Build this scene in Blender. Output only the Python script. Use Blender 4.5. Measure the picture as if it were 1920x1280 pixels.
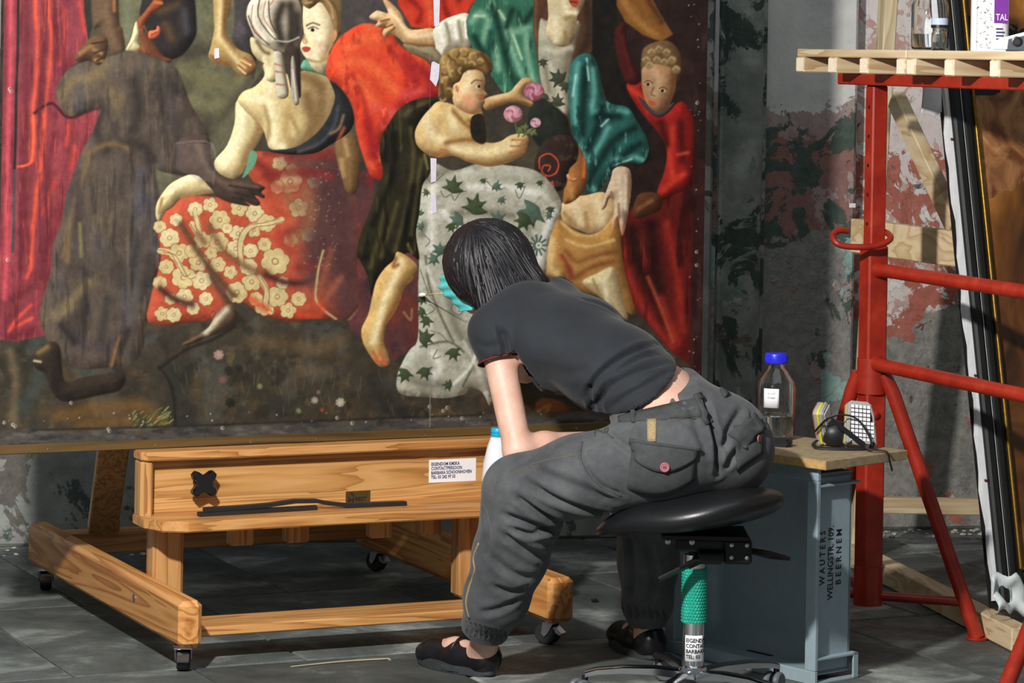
import bpy, bmesh, math, random
import numpy as np
from mathutils import Vector, Matrix
from mathutils.bvhtree import BVHTree

# ------------------------------------------------------------------ camera, light, exposure
for _o in list(bpy.data.objects): bpy.data.objects.remove(_o)
SC = bpy.context.scene
COL = SC.collection
F, EYE, ROLL, U0, V0 = 5700.0, 1.57, 0.018, 960.0, 100.0     # focal length in px of the 1920 frame, eye height, roll
cam_d = bpy.data.cameras.new('camera'); cam = bpy.data.objects.new('camera', cam_d); COL.objects.link(cam)
cam_d.sensor_width = 36.0; cam_d.lens = 36.0 * F / 1920.0
cam_d.shift_y = -(640.0 - V0) / 1920.0
cam_d.clip_start = 0.05; cam_d.clip_end = 100
cam.matrix_world = Matrix(((math.cos(ROLL), -math.sin(ROLL), 0, 0), (0, 0, -1, 0), (math.sin(ROLL), math.cos(ROLL), 0, EYE), (0, 0, 0, 1)))
SC.camera = cam
w = bpy.data.worlds.new('hall_ambient'); SC.world = w; w.use_nodes = True
w.node_tree.nodes['Background'].inputs[0].default_value = (0.86, 0.96, 1.0, 1)
w.node_tree.nodes['Background'].inputs[1].default_value = 0.17
ld = bpy.data.lights.new('work_lamp', 'SPOT'); ld.energy = 800; ld.color = (1.0, 0.972, 0.93)
ld.shadow_soft_size = 0.075; ld.spot_size = math.radians(125); ld.spot_blend = 0.5
lamp = bpy.data.objects.new('work_lamp', ld); COL.objects.link(lamp)
lamp.location = (-1.0, 4.7, 2.50)
lamp.rotation_euler = (Vector((0.15, 8.4, 0.95)) - lamp.location).to_track_quat('-Z', 'Y').to_euler()
fill_d = bpy.data.lights.new('overhead_fill', 'AREA'); fill_d.shape = 'RECTANGLE'; fill_d.size = 7.0; fill_d.size_y = 5.0; fill_d.energy = 105; fill_d.color = (0.88, 0.97, 1.0)
fill_l = bpy.data.objects.new('overhead_fill', fill_d); COL.objects.link(fill_l); fill_l.location = (1.2, 4.6, 7.2)      # unseen area light added as soft top-front ambient fill
fill_l.rotation_euler = (Vector((0.6, 8.6, 0.4)) - fill_l.location).to_track_quat('-Z', 'Y').to_euler()
SC.view_settings.view_transform = 'Standard'; SC.view_settings.look = 'None'
SC.view_settings.exposure = 0.0; SC.view_settings.gamma = 1.0; SC.view_settings.use_curve_mapping = False

# ------------------------------------------------------------------ geometry of the place (metres)
CR, SR = math.cos(ROLL), math.sin(ROLL)
def ray(u, v):
    x = (u - U0) / F; y = -(v - V0) / F
    return Vector((x * CR - y * SR, 1.0, y * CR + x * SR))
ORI = Vector((0, 0, EYE))
def P(u, v, Y): return ORI + ray(u, v) * Y
def onz(u, v, z=0.0):
    d = ray(u, v); return ORI + d * ((z - EYE) / d.z)
def onplane(u, v, p0, n):
    d = ray(u, v); return ORI + d * ((p0 - ORI).dot(n) / d.dot(n))
def proj(x, y, z):
    X = x / y; Z = (z - EYE) / y
    return U0 + F * (X * CR + Z * SR), V0 - F * (Z * CR - X * SR)
YAW = math.radians(25)
EX = Vector((math.cos(YAW), math.sin(YAW), 0)); EY = Vector((-math.sin(YAW), math.cos(YAW), 0)); E0 = Vector((-0.808, 7.629, 0))
def loc_e(p):
    d = p - E0; return Vector((d.dot(EX), d.dot(EY), d.z))

# ------------------------------------------------------------------ materials
def lin(c):
    if isinstance(c, str):
        c = c.lstrip('#'); c = tuple(int(c[i:i + 2], 16) / 255 for i in (0, 2, 4))
    return tuple((x / 12.92 if x <= 0.04045 else ((x + 0.055) / 1.055) ** 2.4) for x in c[:3])
def L4(c): return (*lin(c), 1.0)
MATS = {}
class NT:
    def __init__(s, name):
        s.m = bpy.data.materials.new(name); s.m.use_nodes = True; s.t = s.m.node_tree; s.b = s.t.nodes['Principled BSDF']
        s._tc = None
    def n(s, typ, **kw):
        nd = s.t.nodes.new(typ)
        for k, v in kw.items():
            if k.startswith('i_'): nd.inputs[k[2:].replace('_', ' ')].default_value = v
            else: setattr(nd, k, v)
        return nd
    def l(s, a, b): s.t.links.new(a, b)
    def tc(s, scale=(1, 1, 1), kind='Object', rot=(0, 0, 0), loc=(0, 0, 0)):
        if s._tc is None: s._tc = s.n('ShaderNodeTexCoord')
        mp = s.n('ShaderNodeMapping'); mp.inputs['Scale'].default_value = scale; mp.inputs['Rotation'].default_value = rot; mp.inputs['Location'].default_value = loc
        s.l(s._tc.outputs[kind], mp.inputs['Vector']); return mp.outputs['Vector']
    def noise(s, vec, scale, detail=5, rough=0.6, dist=0.0):
        nd = s.n('ShaderNodeTexNoise'); nd.inputs['Scale'].default_value = scale; nd.inputs['Detail'].default_value = detail
        nd.inputs['Roughness'].default_value = rough; nd.inputs['Distortion'].default_value = dist
        s.l(vec, nd.inputs['Vector']); return nd.outputs['Fac']
    def ramp(s, fac, stops, interp='LINEAR'):
        r = s.n('ShaderNodeValToRGB'); e = r.color_ramp; e.interpolation = interp
        while len(e.elements) < len(stops): e.elements.new(0.5)
        for el, (p, c) in zip(e.elements, stops):
            el.position = p; el.color = L4(c) if isinstance(c, str) else ((c, c, c, 1) if not isinstance(c, tuple) else c)
        s.l(fac, r.inputs['Fac']); return r.outputs['Color']
    def mix(s, fac, a, b, mode='MIX'):
        m = s.n('ShaderNodeMix', data_type='RGBA', blend_type=mode)
        for sock, val in ((m.inputs['Factor'], fac), (m.inputs['A'], a), (m.inputs['B'], b)):
            if isinstance(val, (int, float)): sock.default_value = val
            elif isinstance(val, str): sock.default_value = L4(val)
            elif isinstance(val, tuple): sock.default_value = val
            else: s.l(val, sock)
        return m.outputs['Result']
    def math(s, op, a, b=0.0, clamp=False):
        m = s.n('ShaderNodeMath', operation=op); m.use_clamp = clamp
        for i, v in enumerate((a, b)):
            if isinstance(v, (int, float)): m.inputs[i].default_value = v
            else: s.l(v, m.inputs[i])
        return m.outputs[0]
    def bump(s, h, strength=0.3, dist=0.01):
        b = s.n('ShaderNodeBump'); b.inputs['Strength'].default_value = strength; b.inputs['Distance'].default_value = dist
        s.l(h, b.inputs['Height']); s.l(b.outputs['Normal'], s.b.inputs['Normal'])
    def base(s, c):
        if isinstance(c, str): s.b.inputs['Base Color'].default_value = L4(c)
        else: s.l(c, s.b.inputs['Base Color'])
def plain(name, col, rough=0.5, metal=0.0, var=0.12, scale=30, bump=0.0, bscale=200, **kw):
    if name in MATS: return MATS[name]
    t = NT(name); v = t.tc()
    c = lin(col); n = t.noise(v, scale, 4)
    d = tuple(x * (1 - var) for x in c) + (1,); e = tuple(min(1, x * (1 + var)) for x in c) + (1,)
    t.base(t.ramp(n, [(0.3, d), (0.7, e)]))
    t.b.inputs['Roughness'].default_value = rough; t.b.inputs['Metallic'].default_value = metal
    for k, x in kw.items(): t.b.inputs[k.replace('_', ' ')].default_value = x
    if bump: t.bump(t.noise(v, bscale, 3), bump, 0.002)
    MATS[name] = t.m; return t.m
def wood(name, cols, axis=0, ring=9.0, rough=0.42, seed=0.0, stretch=0.09):
    if name in MATS: return MATS[name]
    t = NT(name); sc = [1, 1, 1]; sc[axis] = stretch
    v = t.tc(tuple(sc), loc=(seed, seed * .7, seed * 1.3))
    n1 = t.noise(v, ring, 3, 0.5, 0.6); n2 = t.noise(v, 60, 4, 0.6)
    bands = t.math('FRACT', t.math('MULTIPLY', n1, 7.0))
    f = t.math('ADD', t.math('MULTIPLY', bands, 0.72), t.math('MULTIPLY', n2, 0.28))
    st = [(i / (len(cols) - 1) * .8 + .1, c) for i, c in enumerate(cols)]
    t.base(t.ramp(f, st)); t.b.inputs['Roughness'].default_value = rough
    t.bump(n2, 0.12, 0.002)
    MATS[name] = t.m; return t.m
def glass(name, col='#ffffff', rough=0.02, ior=1.45):
    if name in MATS: return MATS[name]
    t = NT(name); t.base(col); t.b.inputs['Roughness'].default_value = rough
    t.b.inputs['Transmission Weight'].default_value = 1.0; t.b.inputs['IOR'].default_value = ior
    MATS[name] = t.m; return t.m

# ------------------------------------------------------------------ mesh helpers
def V(*a): return Vector(a)
def tag(o, label=None, cat=None, group=None, kind=None):
    if label: o['label'] = label
    if cat: o['category'] = cat
    if group: o['group'] = group
    if kind: o['kind'] = kind
    return o
def empty(name, loc=(0, 0, 0), rz=0.0, label=None, cat=None, group=None):
    o = bpy.data.objects.new(name, None); COL.objects.link(o); o.location = loc; o.rotation_euler = (0, 0, rz)
    o.empty_display_size = 0.05
    return tag(o, label, cat, group)
def link(name, me, mat, parent=None, smooth=False):
    if smooth:
        for p in me.polygons: p.use_smooth = True
    if mat is not None and not me.materials: me.materials.append(mat)
    o = bpy.data.objects.new(name, me); COL.objects.link(o)
    if parent: o.parent = parent
    return o
def obj(name, bm, mat, parent=None, smooth=False, angle=None):
    bmesh.ops.recalc_face_normals(bm, faces=bm.faces[:])
    me = bpy.data.meshes.new(name); bm.to_mesh(me); bm.free()
    if smooth or angle is not None:
        for p in me.polygons: p.use_smooth = True
        if angle is not None: me.set_sharp_from_angle(angle=math.radians(angle))
    return link(name, me, mat, parent)
def aabox(bm, lo, hi, bev=0.0, M=None, seg=1):
    lo = Vector(lo); hi = Vector(hi); b2 = bmesh.new()
    bmesh.ops.create_cube(b2, size=1.0)
    for vv in b2.verts: vv.co = Vector(((vv.co.x + .5) * (hi.x - lo.x) + lo.x, (vv.co.y + .5) * (hi.y - lo.y) + lo.y, (vv.co.z + .5) * (hi.z - lo.z) + lo.z))
    if bev: bmesh.ops.bevel(b2, geom=b2.edges[:], offset=bev, segments=seg, affect='EDGES', profile=0.5)
    merge(bm, b2, M); return bm
def merge(bm, b2, M=None):
    if M is not None: b2.transform(M)
    me = bpy.data.meshes.new('tmp'); b2.to_mesh(me); b2.free(); bm.from_mesh(me); bpy.data.meshes.remove(me)
def box(name, lo, hi, mat, parent=None, bev=0.003, M=None):
    return obj(name, aabox(bmesh.new(), lo, hi, bev, M), mat, parent)
def frame_of(d, up=None):
    d = d.normalized(); up = up or Vector((0, 0, 1))
    if abs(d.dot(up)) > 0.98: up = Vector((0, 1, 0))
    x = d.cross(up).normalized(); y = x.cross(d).normalized(); return x, y, d
def obox(bm, a, b, wx, wy, bev=0.0, up=None):
    "a bar from a to b, wx across, wy along up"
    a = Vector(a); b = Vector(b); x, y, d = frame_of(b - a, up)
    M = Matrix((x, y, d)).transposed().to_4x4(); M.translation = a
    return aabox(bm, (-wx / 2, -wy / 2, 0), (wx / 2, wy / 2, (b - a).length), bev, M)
def bar(name, a, b, wx, wy, mat, parent=None, bev=0.003, up=None): return obj(name, obox(bmesh.new(), a, b, wx, wy, bev, up), mat, parent)
def tube(bm, pts, r, n=12, cap=True, sub=0, ell=None):
    pts = [Vector(p) for p in pts]; rs = r if isinstance(r, (list, tuple)) else [r] * len(pts)
    if sub: pts, rs = smooth_path(pts, sub, rs)
    up = Vector((0, 0, 1)); px = None; rings = []
    for i, p in enumerate(pts):
        d = (pts[min(i + 1, len(pts) - 1)] - pts[max(i - 1, 0)]).normalized()
        if px is None: x, y, _ = frame_of(d)
        else:
            x = (px - d * px.dot(d)).normalized(); y = x.cross(d).normalized() * -1
        px = x; y = d.cross(x)
        ex, ey = ell or (1, 1)
        rings.append([bm.verts.new(p + (x * math.cos(2 * math.pi * k / n) * ex + y * math.sin(2 * math.pi * k / n) * ey) * rs[i]) for k in range(n)])
    for A, B in zip(rings, rings[1:]):
        for k in range(n): bm.faces.new((A[k], A[(k + 1) % n], B[(k + 1) % n], B[k]))
    if cap: bm.faces.new(rings[0][::-1]); bm.faces.new(rings[-1])
    return bm
def cr(p0, p1, p2, p3, t): return 0.5 * ((2 * p1) + (p2 - p0) * t + (2 * p0 - 5 * p1 + 4 * p2 - p3) * t * t + (3 * p1 - p0 - 3 * p2 + p3) * t ** 3)
def smooth_path(pts, sub, rs=None):
    o = []; orr = []; n = len(pts)
    for i in range(n - 1):
        a = [pts[max(i - 1, 0)], pts[i], pts[i + 1], pts[min(i + 2, n - 1)]]
        for k in range(sub):
            t = k / sub; o.append(cr(*a, t))
            if rs: orr.append(rs[i] * (1 - t) + rs[i + 1] * t)
    o.append(pts[-1])
    if rs: orr.append(rs[-1]); return o, orr
    return o
def pipe(name, pts, r, mat, parent=None, n=12, sub=0, cap=True): return obj(name, tube(bmesh.new(), pts, r, n, cap, sub), mat, parent, angle=40)
def lathe(bm, prof, n=24, M=None, cap=True):
    b2 = bmesh.new(); rings = []
    for r, z in prof: rings.append([b2.verts.new((r * math.cos(2 * math.pi * k / n), r * math.sin(2 * math.pi * k / n), z)) for k in range(n)])
    for A, B in zip(rings, rings[1:]):
        for k in range(n): b2.faces.new((A[k], A[(k + 1) % n], B[(k + 1) % n], B[k]))
    if cap:
        b2.faces.new(rings[0][::-1]); b2.faces.new(rings[-1])
    merge(bm, b2, M); return bm
def turned(name, prof, mat, parent=None, n=24, M=None, cap=True, angle=35): return obj(name, lathe(bmesh.new(), prof, n, M, cap), mat, parent, angle=angle)
def prism(bm, pts2, z0, z1, M=None, bev=0.0):
    b2 = bmesh.new(); A = [b2.verts.new((x, y, z0)) for x, y in pts2]; B = [b2.verts.new((x, y, z1)) for x, y in pts2]
    b2.faces.new(A[::-1]); b2.faces.new(B); n = len(A)
    for k in range(n): b2.faces.new((A[k], A[(k + 1) % n], B[(k + 1) % n], B[k]))
    if bev: bmesh.ops.bevel(b2, geom=[e for e in b2.edges if abs(e.verts[0].co.z - e.verts[1].co.z) < 1e-6], offset=bev, segments=2, affect='EDGES')
    merge(bm, b2, M); return bm
def text(name, body, size, mat, parent=None, M=None, align='LEFT', bold=0.0, spacing=1.0, sx=1.0):
    cu = bpy.data.curves.new(name, 'FONT'); cu.body = body; cu.size = size; cu.align_x = align; cu.offset = bold; cu.space_line = spacing
    cu.resolution_u = 2
    tmp = bpy.data.objects.new('tmp_text', cu); COL.objects.link(tmp)
    bpy.context.view_layer.update()
    me = bpy.data.meshes.new_from_object(tmp.evaluated_get(bpy.context.evaluated_depsgraph_get()))
    bpy.data.objects.remove(tmp)
    if sx != 1: me.transform(Matrix.Diagonal((sx, 1, 1, 1)))
    if M is not None: me.transform(M)
    me.materials.clear(); return link(name, me, mat, parent)
def basis(o, x, y):
    x = Vector(x).normalized(); z = x.cross(Vector(y)).normalized(); y = z.cross(x)
    M = Matrix((x, y, z)).transposed().to_4x4(); M.translation = Vector(o); return M

# ------------------------------------------------------------------ the setting: floor of stone slabs, old plaster wall
def mat_slab():
    t = NT('slate'); v = t.tc(); 
    info = t.n('ShaderNodeObjectInfo')
    a = t.noise(v, 2.2, 8, 0.65, 0.4); b = t.noise(v, 14, 6, 0.7); c = t.noise(v, 70, 3, 0.6)
    col = t.ramp(a, [(0.32, '#2b2f2e'), (0.52, '#5b605d'), (0.68, '#a6aba6')])
    col = t.mix(t.ramp(b, [(0.45, 0.0), (0.75, 0.6)]), col, '#34373a')
    spk = t.ramp(t.noise(v, 38, 5, 0.75), [(0.69, 0.0), (0.74, 0.8)])
    col = t.mix(spk, col, '#a8a89e')
    m = t.n('ShaderNodeHueSaturation'); t.l(col, m.inputs['Color'])
    t.l(t.math('ADD', t.math('MULTIPLY', info.outputs['Random'], 0.8), 0.60), m.inputs['Value'])
    t.base(m.outputs['Color']); t.l(t.ramp(b, [(0.3, 0.45), (0.7, 0.8)]), t.b.inputs['Roughness'])
    t.bump(t.math('ADD', t.math('MULTIPLY', a, 0.6), t.math('ADD', t.math('MULTIPLY', b, 0.3), t.math('MULTIPLY', c, 0.12))), 0.5, 0.012)
    return t.m
SLATE = mat_slab(); MORTAR = plain('mortar', '#6f6c62', 0.95, var=0.3, scale=60)
floor = box('floor', (-7.0, 2.0, -0.06), (7.5, 12.2, -0.008), MORTAR, bev=0); tag(floor, kind='structure')
rnd = random.Random(4)
sw, sd = 0.62, 0.93     # slab grid turned with the easel's direction; joints 8 mm
def add_slab(i, j):
    off = (0.31 if j % 2 else 0.0)
    x0 = 0.055 + i * sw + off; y0 = 0.052 + (j - 1) * sd
    cx = E0 + EX * (x0 + sw / 2) + EY * (y0 + sd / 2)
    if not (-2.6 < cx.x < 2.6 and 5.4 < cx.y < 11.2): return
    b = bmesh.new(); aabox(b, (-sw / 2 + .004, -sd / 2 + .004, -.03), (sw / 2 - .004, sd / 2 - .004, 0), 0.004)
    s = obj('slab', b, SLATE, floor); s.location = (cx.x, cx.y, rnd.uniform(-.0016, 0)); s.rotation_euler = (rnd.uniform(-.0012, .0012), rnd.uniform(-.0012, .0012), YAW)
for i in range(-6, 8):
    for j in range(-4, 6): add_slab(i, j)

def mat_plaster(name, upper, patches, seed):
    "flaking lime plaster: coats of paint showing through one another"
    t = NT(name); v = t.tc(loc=(seed, seed * 2, seed)); 
    big = t.noise(v, 1.6, 6, 0.6, 0.3); fine = t.noise(v, 26, 6, 0.7); mid = t.noise(v, 6, 6, 0.65)
    col = t.ramp(mid, [(0.3, upper[0]), (0.5, upper[1]), (0.7, upper[2])])
    sep = t.n('ShaderNodeSeparateXYZ'); t.l(t._tc.outputs['Object'], sep.inputs[0])
    h = None
    for k, (c0, c1, sc, lo, zc) in enumerate(patches):
        vk = t.tc(loc=(seed + 3.7 * k, k * 1.9, k * 5.1 + seed)); nk = t.noise(vk, sc, 9, 0.66, 0.5)
        if zc is not None:      # a coat that begins below the height zc (old dado line)
            nk = t.math('ADD', nk, t.math('MULTIPLY', t.math('SUBTRACT', zc, sep.outputs['Z']), 1.5), False)
            nk = t.math('MINIMUM', nk, t.math('ADD', t.noise(vk, sc, 9, 0.66, 0.5), 0.12))
        mk = t.ramp(nk, [(lo, 0.0), (lo + 0.018, 1.0)])
        ck = t.ramp(fine, [(0.3, c0), (0.7, c1)])
        col = t.mix(mk, col, ck); h = mk if h is None else t.math('ADD', h, mk)
    t.base(col); t.b.inputs['Roughness'].default_value = 0.92
    t.bump(t.math('ADD', t.math('MULTIPLY', h, 0.25), t.math('ADD', t.math('MULTIPLY', mid, 0.6), t.math('MULTIPLY', fine, 0.5))), 0.55, 0.012)
    return t.m
PL_GREEN = mat_plaster('plaster_green', ('#626a65', '#868a84', '#acaea6'), [('#303d36', '#4a584f', 4.2, 0.51, None), ('#5d746f', '#8aa29a', 4.1, 0.60, None), ('#8f908a', '#b3b3aa', 5.0, 0.62, None), ('#5e4a46', '#7d6660', 4.4, 0.62, None)], 3.0)
PL_GREY = mat_plaster('plaster_grey', ('#c4c2c0', '#d8d6d2', '#e6e3df'), [('#94827e', '#b8a5a0', 4.0, 0.47, 1.40), ('#84605a', '#a27a72', 6.0, 0.60, 1.38), ('#3f4c44', '#5c6a62', 6.2, 0.61, 1.43), ('#86a6a0', '#a8c2bc', 4.5, 0.63, 1.0), ('#7d7a78', '#a29f9b', 4.0, 0.53, 0.95)], 11.0)
PL_RED = mat_plaster('plaster_red', ('#d0bfb9', '#e0d3ce', '#ece5e1'), [('#c0958b', '#d4b2aa', 7.0, 0.52, None), ('#a4584a', '#bf7a6a', 8.5, 0.58, 1.30), ('#d8d2cc', '#efe9e4', 9.5, 0.575, None), ('#77756f', '#a5a29a', 5.4, 0.54, 0.75), ('#5d3a34', '#7c5048', 9.2, 0.63, None), ('#4b5552', '#6d7672', 6.3, 0.66, None)], 23.0)
PL_LEFT = mat_plaster('plaster_left', ('#7d807c', '#9b9d98', '#b7b8b2'), [('#454f4a', '#606a64', 3.2, 0.56, None), ('#8f908a', '#b3b3aa', 5.0, 0.60, None), ('#5e5a54', '#7d7870', 4.4, 0.60, None)], 5.0)
W0 = Vector((-1.572, 9.5, 0)); WD = Vector((3.0, 0.605, 0)).normalized(); WN = Vector((WD.y, -WD.x, 0))   # WN points to the room
WYAW = math.atan2(WD.y, WD.x)
def wx(u, off=0.0, z=1.2):
    "distance along the wall (with offset off into the room) seen at column u"
    p = onplane(u, proj(*(W0 + WD * 2 + V(0, 0, z)))[1], W0 + WN * off, WN); return (p - W0).dot(WD)
def wall_box(name, x0, x1, off, mat, parent=None, z1=3.4, thick=0.3, bev=0.01):
    o = box(name, (x0, -off, 0), (x1, thick, z1), mat, parent, bev); 
    if parent is None: o.location = W0; o.rotation_euler = (0, 0, WYAW)
    return o
xa, xb, xc, xd = wx(1338), wx(1436), wx(1606), wx(1652)
wl = wall_box('wall_left', -5.0, xa, 0.0, PL_LEFT); tag(wl, kind='structure')
wb = wall_box('wall_back', xa, xc, 0.0, PL_GREY); tag(wb, kind='structure')
wr = wall_box('wall_right', xc, 9.0, -0.09, PL_RED); tag(wr, kind='structure')
wc = wall_box('trim_1', xc - 0.005, wx(1614), -0.045, PL_RED, bev=0.004); tag(wc, kind='structure')
# half-round pilaster beside the painting, with a flat fillet on either side
b = bmesh.new(); pw = (xb - xa); pts = [(0, .02)] + [(pw * .06, .02), (pw * .06, -.03)] + [(pw * (.12 + .76 * k / 12), -.03 - .075 * math.sin(math.pi * k / 12) ** .7) for k in range(13)] + [(pw * .94, -.03), (pw * .94, .02), (pw, .02)]
prism(b, [(xa + x, y) for x, y in pts], 0, 3.4)
pil = obj('trim_2', b, PL_GREEN, None, angle=25); pil.location = W0; pil.rotation_euler = (0, 0, WYAW); tag(pil, kind='structure')
# rubble and dust lying along the foot of the wall
b = bmesh.new(); r2 = random.Random(9)
for k in range(150):
    x = r2.choice((r2.uniform(2.75, 3.6), r2.uniform(-.4, .5), r2.uniform(2.75, 3.6))); y = -abs(r2.gauss(0, .09)) - .03 + (.09 if x > 2.6 else 0); s = r2.uniform(.003, .011)
    M = Matrix.Translation((x, y, s * .4)) @ Matrix.Rotation(r2.uniform(0, 6), 4, 'Z') @ Matrix.Diagonal((s * 1.5, s, s * .6, 1))
    b2 = bmesh.new(); bmesh.ops.create_icosphere(b2, subdivisions=1, radius=1); merge(b, b2, M)
rub = obj('plaster_crumbs', b, plain('crumb', '#b9b3a8', 0.95)); rub.location = W0; rub.rotation_euler = (0, 0, WYAW)
tag(rub, 'pale plaster crumbs scattered along the foot of the wall', 'rubble', kind='stuff')
t_ = box('paper_tag', (-.011, -.001, -.007), (.011, 0, .007), plain('paper', '#f1f0f2', 0.8, var=.03), None, 0)
t_.location = onplane(1598, 385, W0, WN) + WN * .0005; t_.rotation_euler = (0, 0, WYAW); tag(t_, 'tiny white paper tag stuck to the flaking wall', 'tag')
# ------------------------------------------------------------------ studio easel (its own frame: x along the painting, y to the wall)
OAK = wood('oak_x', ['#935f30', '#b97f46', '#cc985e', '#c48d52'], 0, 16, seed=1, stretch=.05)
OAK_Y = wood('oak_y', ['#94592a', '#bd7d42', '#d29a5c', '#c98d4e'], 1, 13, seed=4, stretch=.07)
OAK_Z = wood('oak_z', ['#915f32', '#b6804a', '#ca9860', '#c28e54'], 2, 16, seed=7, stretch=.05)
PANEL = wood('oak_panel', ['#98693a', '#c08c50', '#d0a066', '#c89658'], 0, 17, seed=11, stretch=.04)
BLACKPL = plain('black_plastic', '#17181a', 0.35, var=.1)
RUBBER = plain('black_rubber', '#1b1c1d', 0.6, var=.15)
STEEL = plain('steel', '#b9bcc0', 0.3, 1.0, var=.1)
CHROME = plain('chrome', '#d8dade', 0.12, 1.0, var=.03)
easel = empty('studio_easel', E0, YAW, 'oiled oak studio easel with low tray on a wheeled base, holding the painting', 'easel')
def beam(name, x0, x1):
    b = bmesh.new(); aabox(b, (x0, -.035, .066), (x1, 1.333, .185), .013)
    o = obj(name, b, OAK_Y, easel)
    lag = obj('bolt', lathe(bmesh.new(), [(.009, 0), (.009, .003), (.004, .003)], 12, Matrix.Translation((x0, .33, .135)) @ Matrix.Rotation(-math.pi / 2, 4, 'Y')), STEEL, o, angle=30)
    return o
beam('base_beam', -.012, .050); beam('base_beam', 1.012, 1.088)
box('front_crossbar', (.05, .09, .068), (1.012, .235, .094), OAK, easel, .004)
box('rear_crossbar', (.05, 1.22, .10), (1.012, 1.28, .165), OAK, easel, .004)
for x in (.047, .928): 
    p = box('post', (x, .355, .07), (x + .085, .425, .335), OAK_Z, easel, .010)
for x in (.29, .45, .695, .842):
    box('mast', (x, .435, .236), (x + .065, .475, 1.9), OAK_Z, easel, .004)
bar('brace', (.183, 1.235, .165), (.02, .505, .85), .085, .045, OAK_Z, easel, .004)
box('mast_crossbar', (-.03, .475, .80), (1.12, .505, .90), OAK, easel, .004)
bar('brace', (.895, 1.235, .165), (1.06, .505, .85), .085, .045, OAK_Z, easel, .004)
box('brace_plate', (.14, 1.205, .165), (.225, 1.212, .205), plain('brass_dull', '#8a7440', 0.4, 1.0), easel, .001)
# the box with its tray
ZT = .345
box('box_panel', (.03, .372, ZT), (1.06, .394, .50), PANEL, easel, .001)
b = bmesh.new(); prism(b, [(0, .335), (.018, .325), (1.072, .325), (1.09, .335), (1.09, .394), (0, .394)], .489, .512, None, .003); obj('box_top_rail', b, OAK, easel)
for x0, x1 in ((.002, .036), (1.054, 1.088)): box('box_side_rail', (x0, .335, ZT - .006), (x1, .394, .489), OAK_Z, easel, .006)
b = bmesh.new(); prism(b, [(0, .394), (0, .30), (.028, .235), (.09, .205), (1.0, .205), (1.062, .235), (1.09, .30), (1.09, .394)], ZT - .028, ZT, None, .003); obj('tray', b, OAK, easel)
b = bmesh.new()                                   # four-armed clamping knob
pts = []
for k in range(4):
    a = math.pi / 4 + k * math.pi / 2
    for da, rr in ((-.30, .036), (-.16, .041), (.16, .041), (.30, .036), (math.pi / 4, .0165)): pts.append((rr * math.cos(a + da), rr * math.sin(a + da)))
prism(b, pts, .030, .054, None, .003); lathe(b, [(.010, 0), (.010, .032)], 16)
kc = loc_e(onplane(384, 907, E0 + EY * .32, EY))
kn = obj('star_knob', b, BLACKPL, easel, angle=40); kn.matrix_local = Matrix.Translation((kc.x, .372, kc.z)) @ Matrix.Rotation(math.pi / 2, 4, 'X')
def on_panel(u, v): return loc_e(onplane(u, v, E0 + EY * .371, EY))
TXT = plain('ink_blue', '#2b2c63', 0.7, var=.05); INK = plain('ink_black', '#15141a', .7, var=.05)
PAPER = MATS['paper']
a0, a1, a2 = on_panel(804, 905), on_panel(892, 898), on_panel(804, 862)
lb = box('paper_label', (a0.x, .3708, a0.z), (a1.x, .372, a2.z), PAPER, easel, 0); lb['label'] = 'white paper sticker with four lines of print'
lw, lh = a1.x - a0.x, a2.z - a0.z
for k, s in enumerate(('EIGENDOM KMSKA', 'CONTACTPERSOON', 'BARBARA SCHOONHOVEN', 'TEL: 03 242 97 55')):
    text('lettering', s, .0125, TXT, lb, basis((a0.x + .006, .3704, a2.z - .0165 - k * .0118), (1, 0, 0), (0, 0, 1)), bold=.0004, sx=.79)
a0, a1, a2 = on_panel(648, 945), on_panel(694, 940), on_panel(648, 921)
pl = box('maker_plate', (a0.x, .3702, a0.z - .004), (a1.x, .372, a2.z), plain('bronze', '#6d5a34', .4, .6), easel, .0004); pl['label'] = 'small bronze plate reading BEST'
text('lettering', 'BEST', .016, INK, pl, basis((a0.x + .027, .3698, a0.z + .007), (1, 0, 0), (0, 0, 1)), bold=.0005)
b = bmesh.new()
for q in ([(.006, .004), (.009, .022), (.013, .012), (.02, .014), (.022, .022), (.012, .028), (.019, .03), (.024, .024), (.023, .004), (.019, .004), (.018, .009), (.011, .008), (.010, .004)],):
    prism(b, q, 0, .0003, basis((a0.x, .3698, a0.z), (1, 0, 0), (0, 0, 1)))
obj('emblem', b, INK, pl)
def caster(x, y, rz, brake=True):
    c = empty('caster', (x, y, 0), rz); c.parent = easel; c.scale = (1.15, 1.5, 1.0)
    obj('wheel', lathe(bmesh.new(), [(.008, -.011), (.026, -.011), (.030, -.007), (.030, .007), (.026, .011), (.008, .011)], 24, Matrix.Translation((.012, 0, .030)) @ Matrix.Rotation(math.pi / 2, 4, 'X')), RUBBER, c, angle=30)
    b = bmesh.new()
    for s in (-1, 1): prism(b, [(-.012, .062), (.016, .062), (.020, .03), (.012, .022), (.004, .03)], s * .0135 - .001, s * .0135 + .001, Matrix(((1, 0, 0, 0), (0, 0, 1, 0), (0, 1, 0, 0), (0, 0, 0, 1))))
    aabox(b, (-.016, -.016, .058), (.016, .016, .062), .001); lathe(b, [(.017, .062), (.017, .067)], 16)
    obj('fork', b, STEEL, c)
    if brake:
        b = bmesh.new(); prism(b, [(-.030, .034), (-.012, .05), (.0, .046), (-.01, .036), (-.026, .028)], -.010, .010, Matrix(((1, 0, 0, 0), (0, 0, 1, 0), (0, 1, 0, 0), (0, 0, 0, 1))), .001); obj('brake_lever', b, STEEL, c)
    return c
caster(.018, .02, 1.2); caster(1.05, .02, 2.2); caster(.018, 1.24, 1.3); caster(1.05, 1.22, 1.9)

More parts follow.
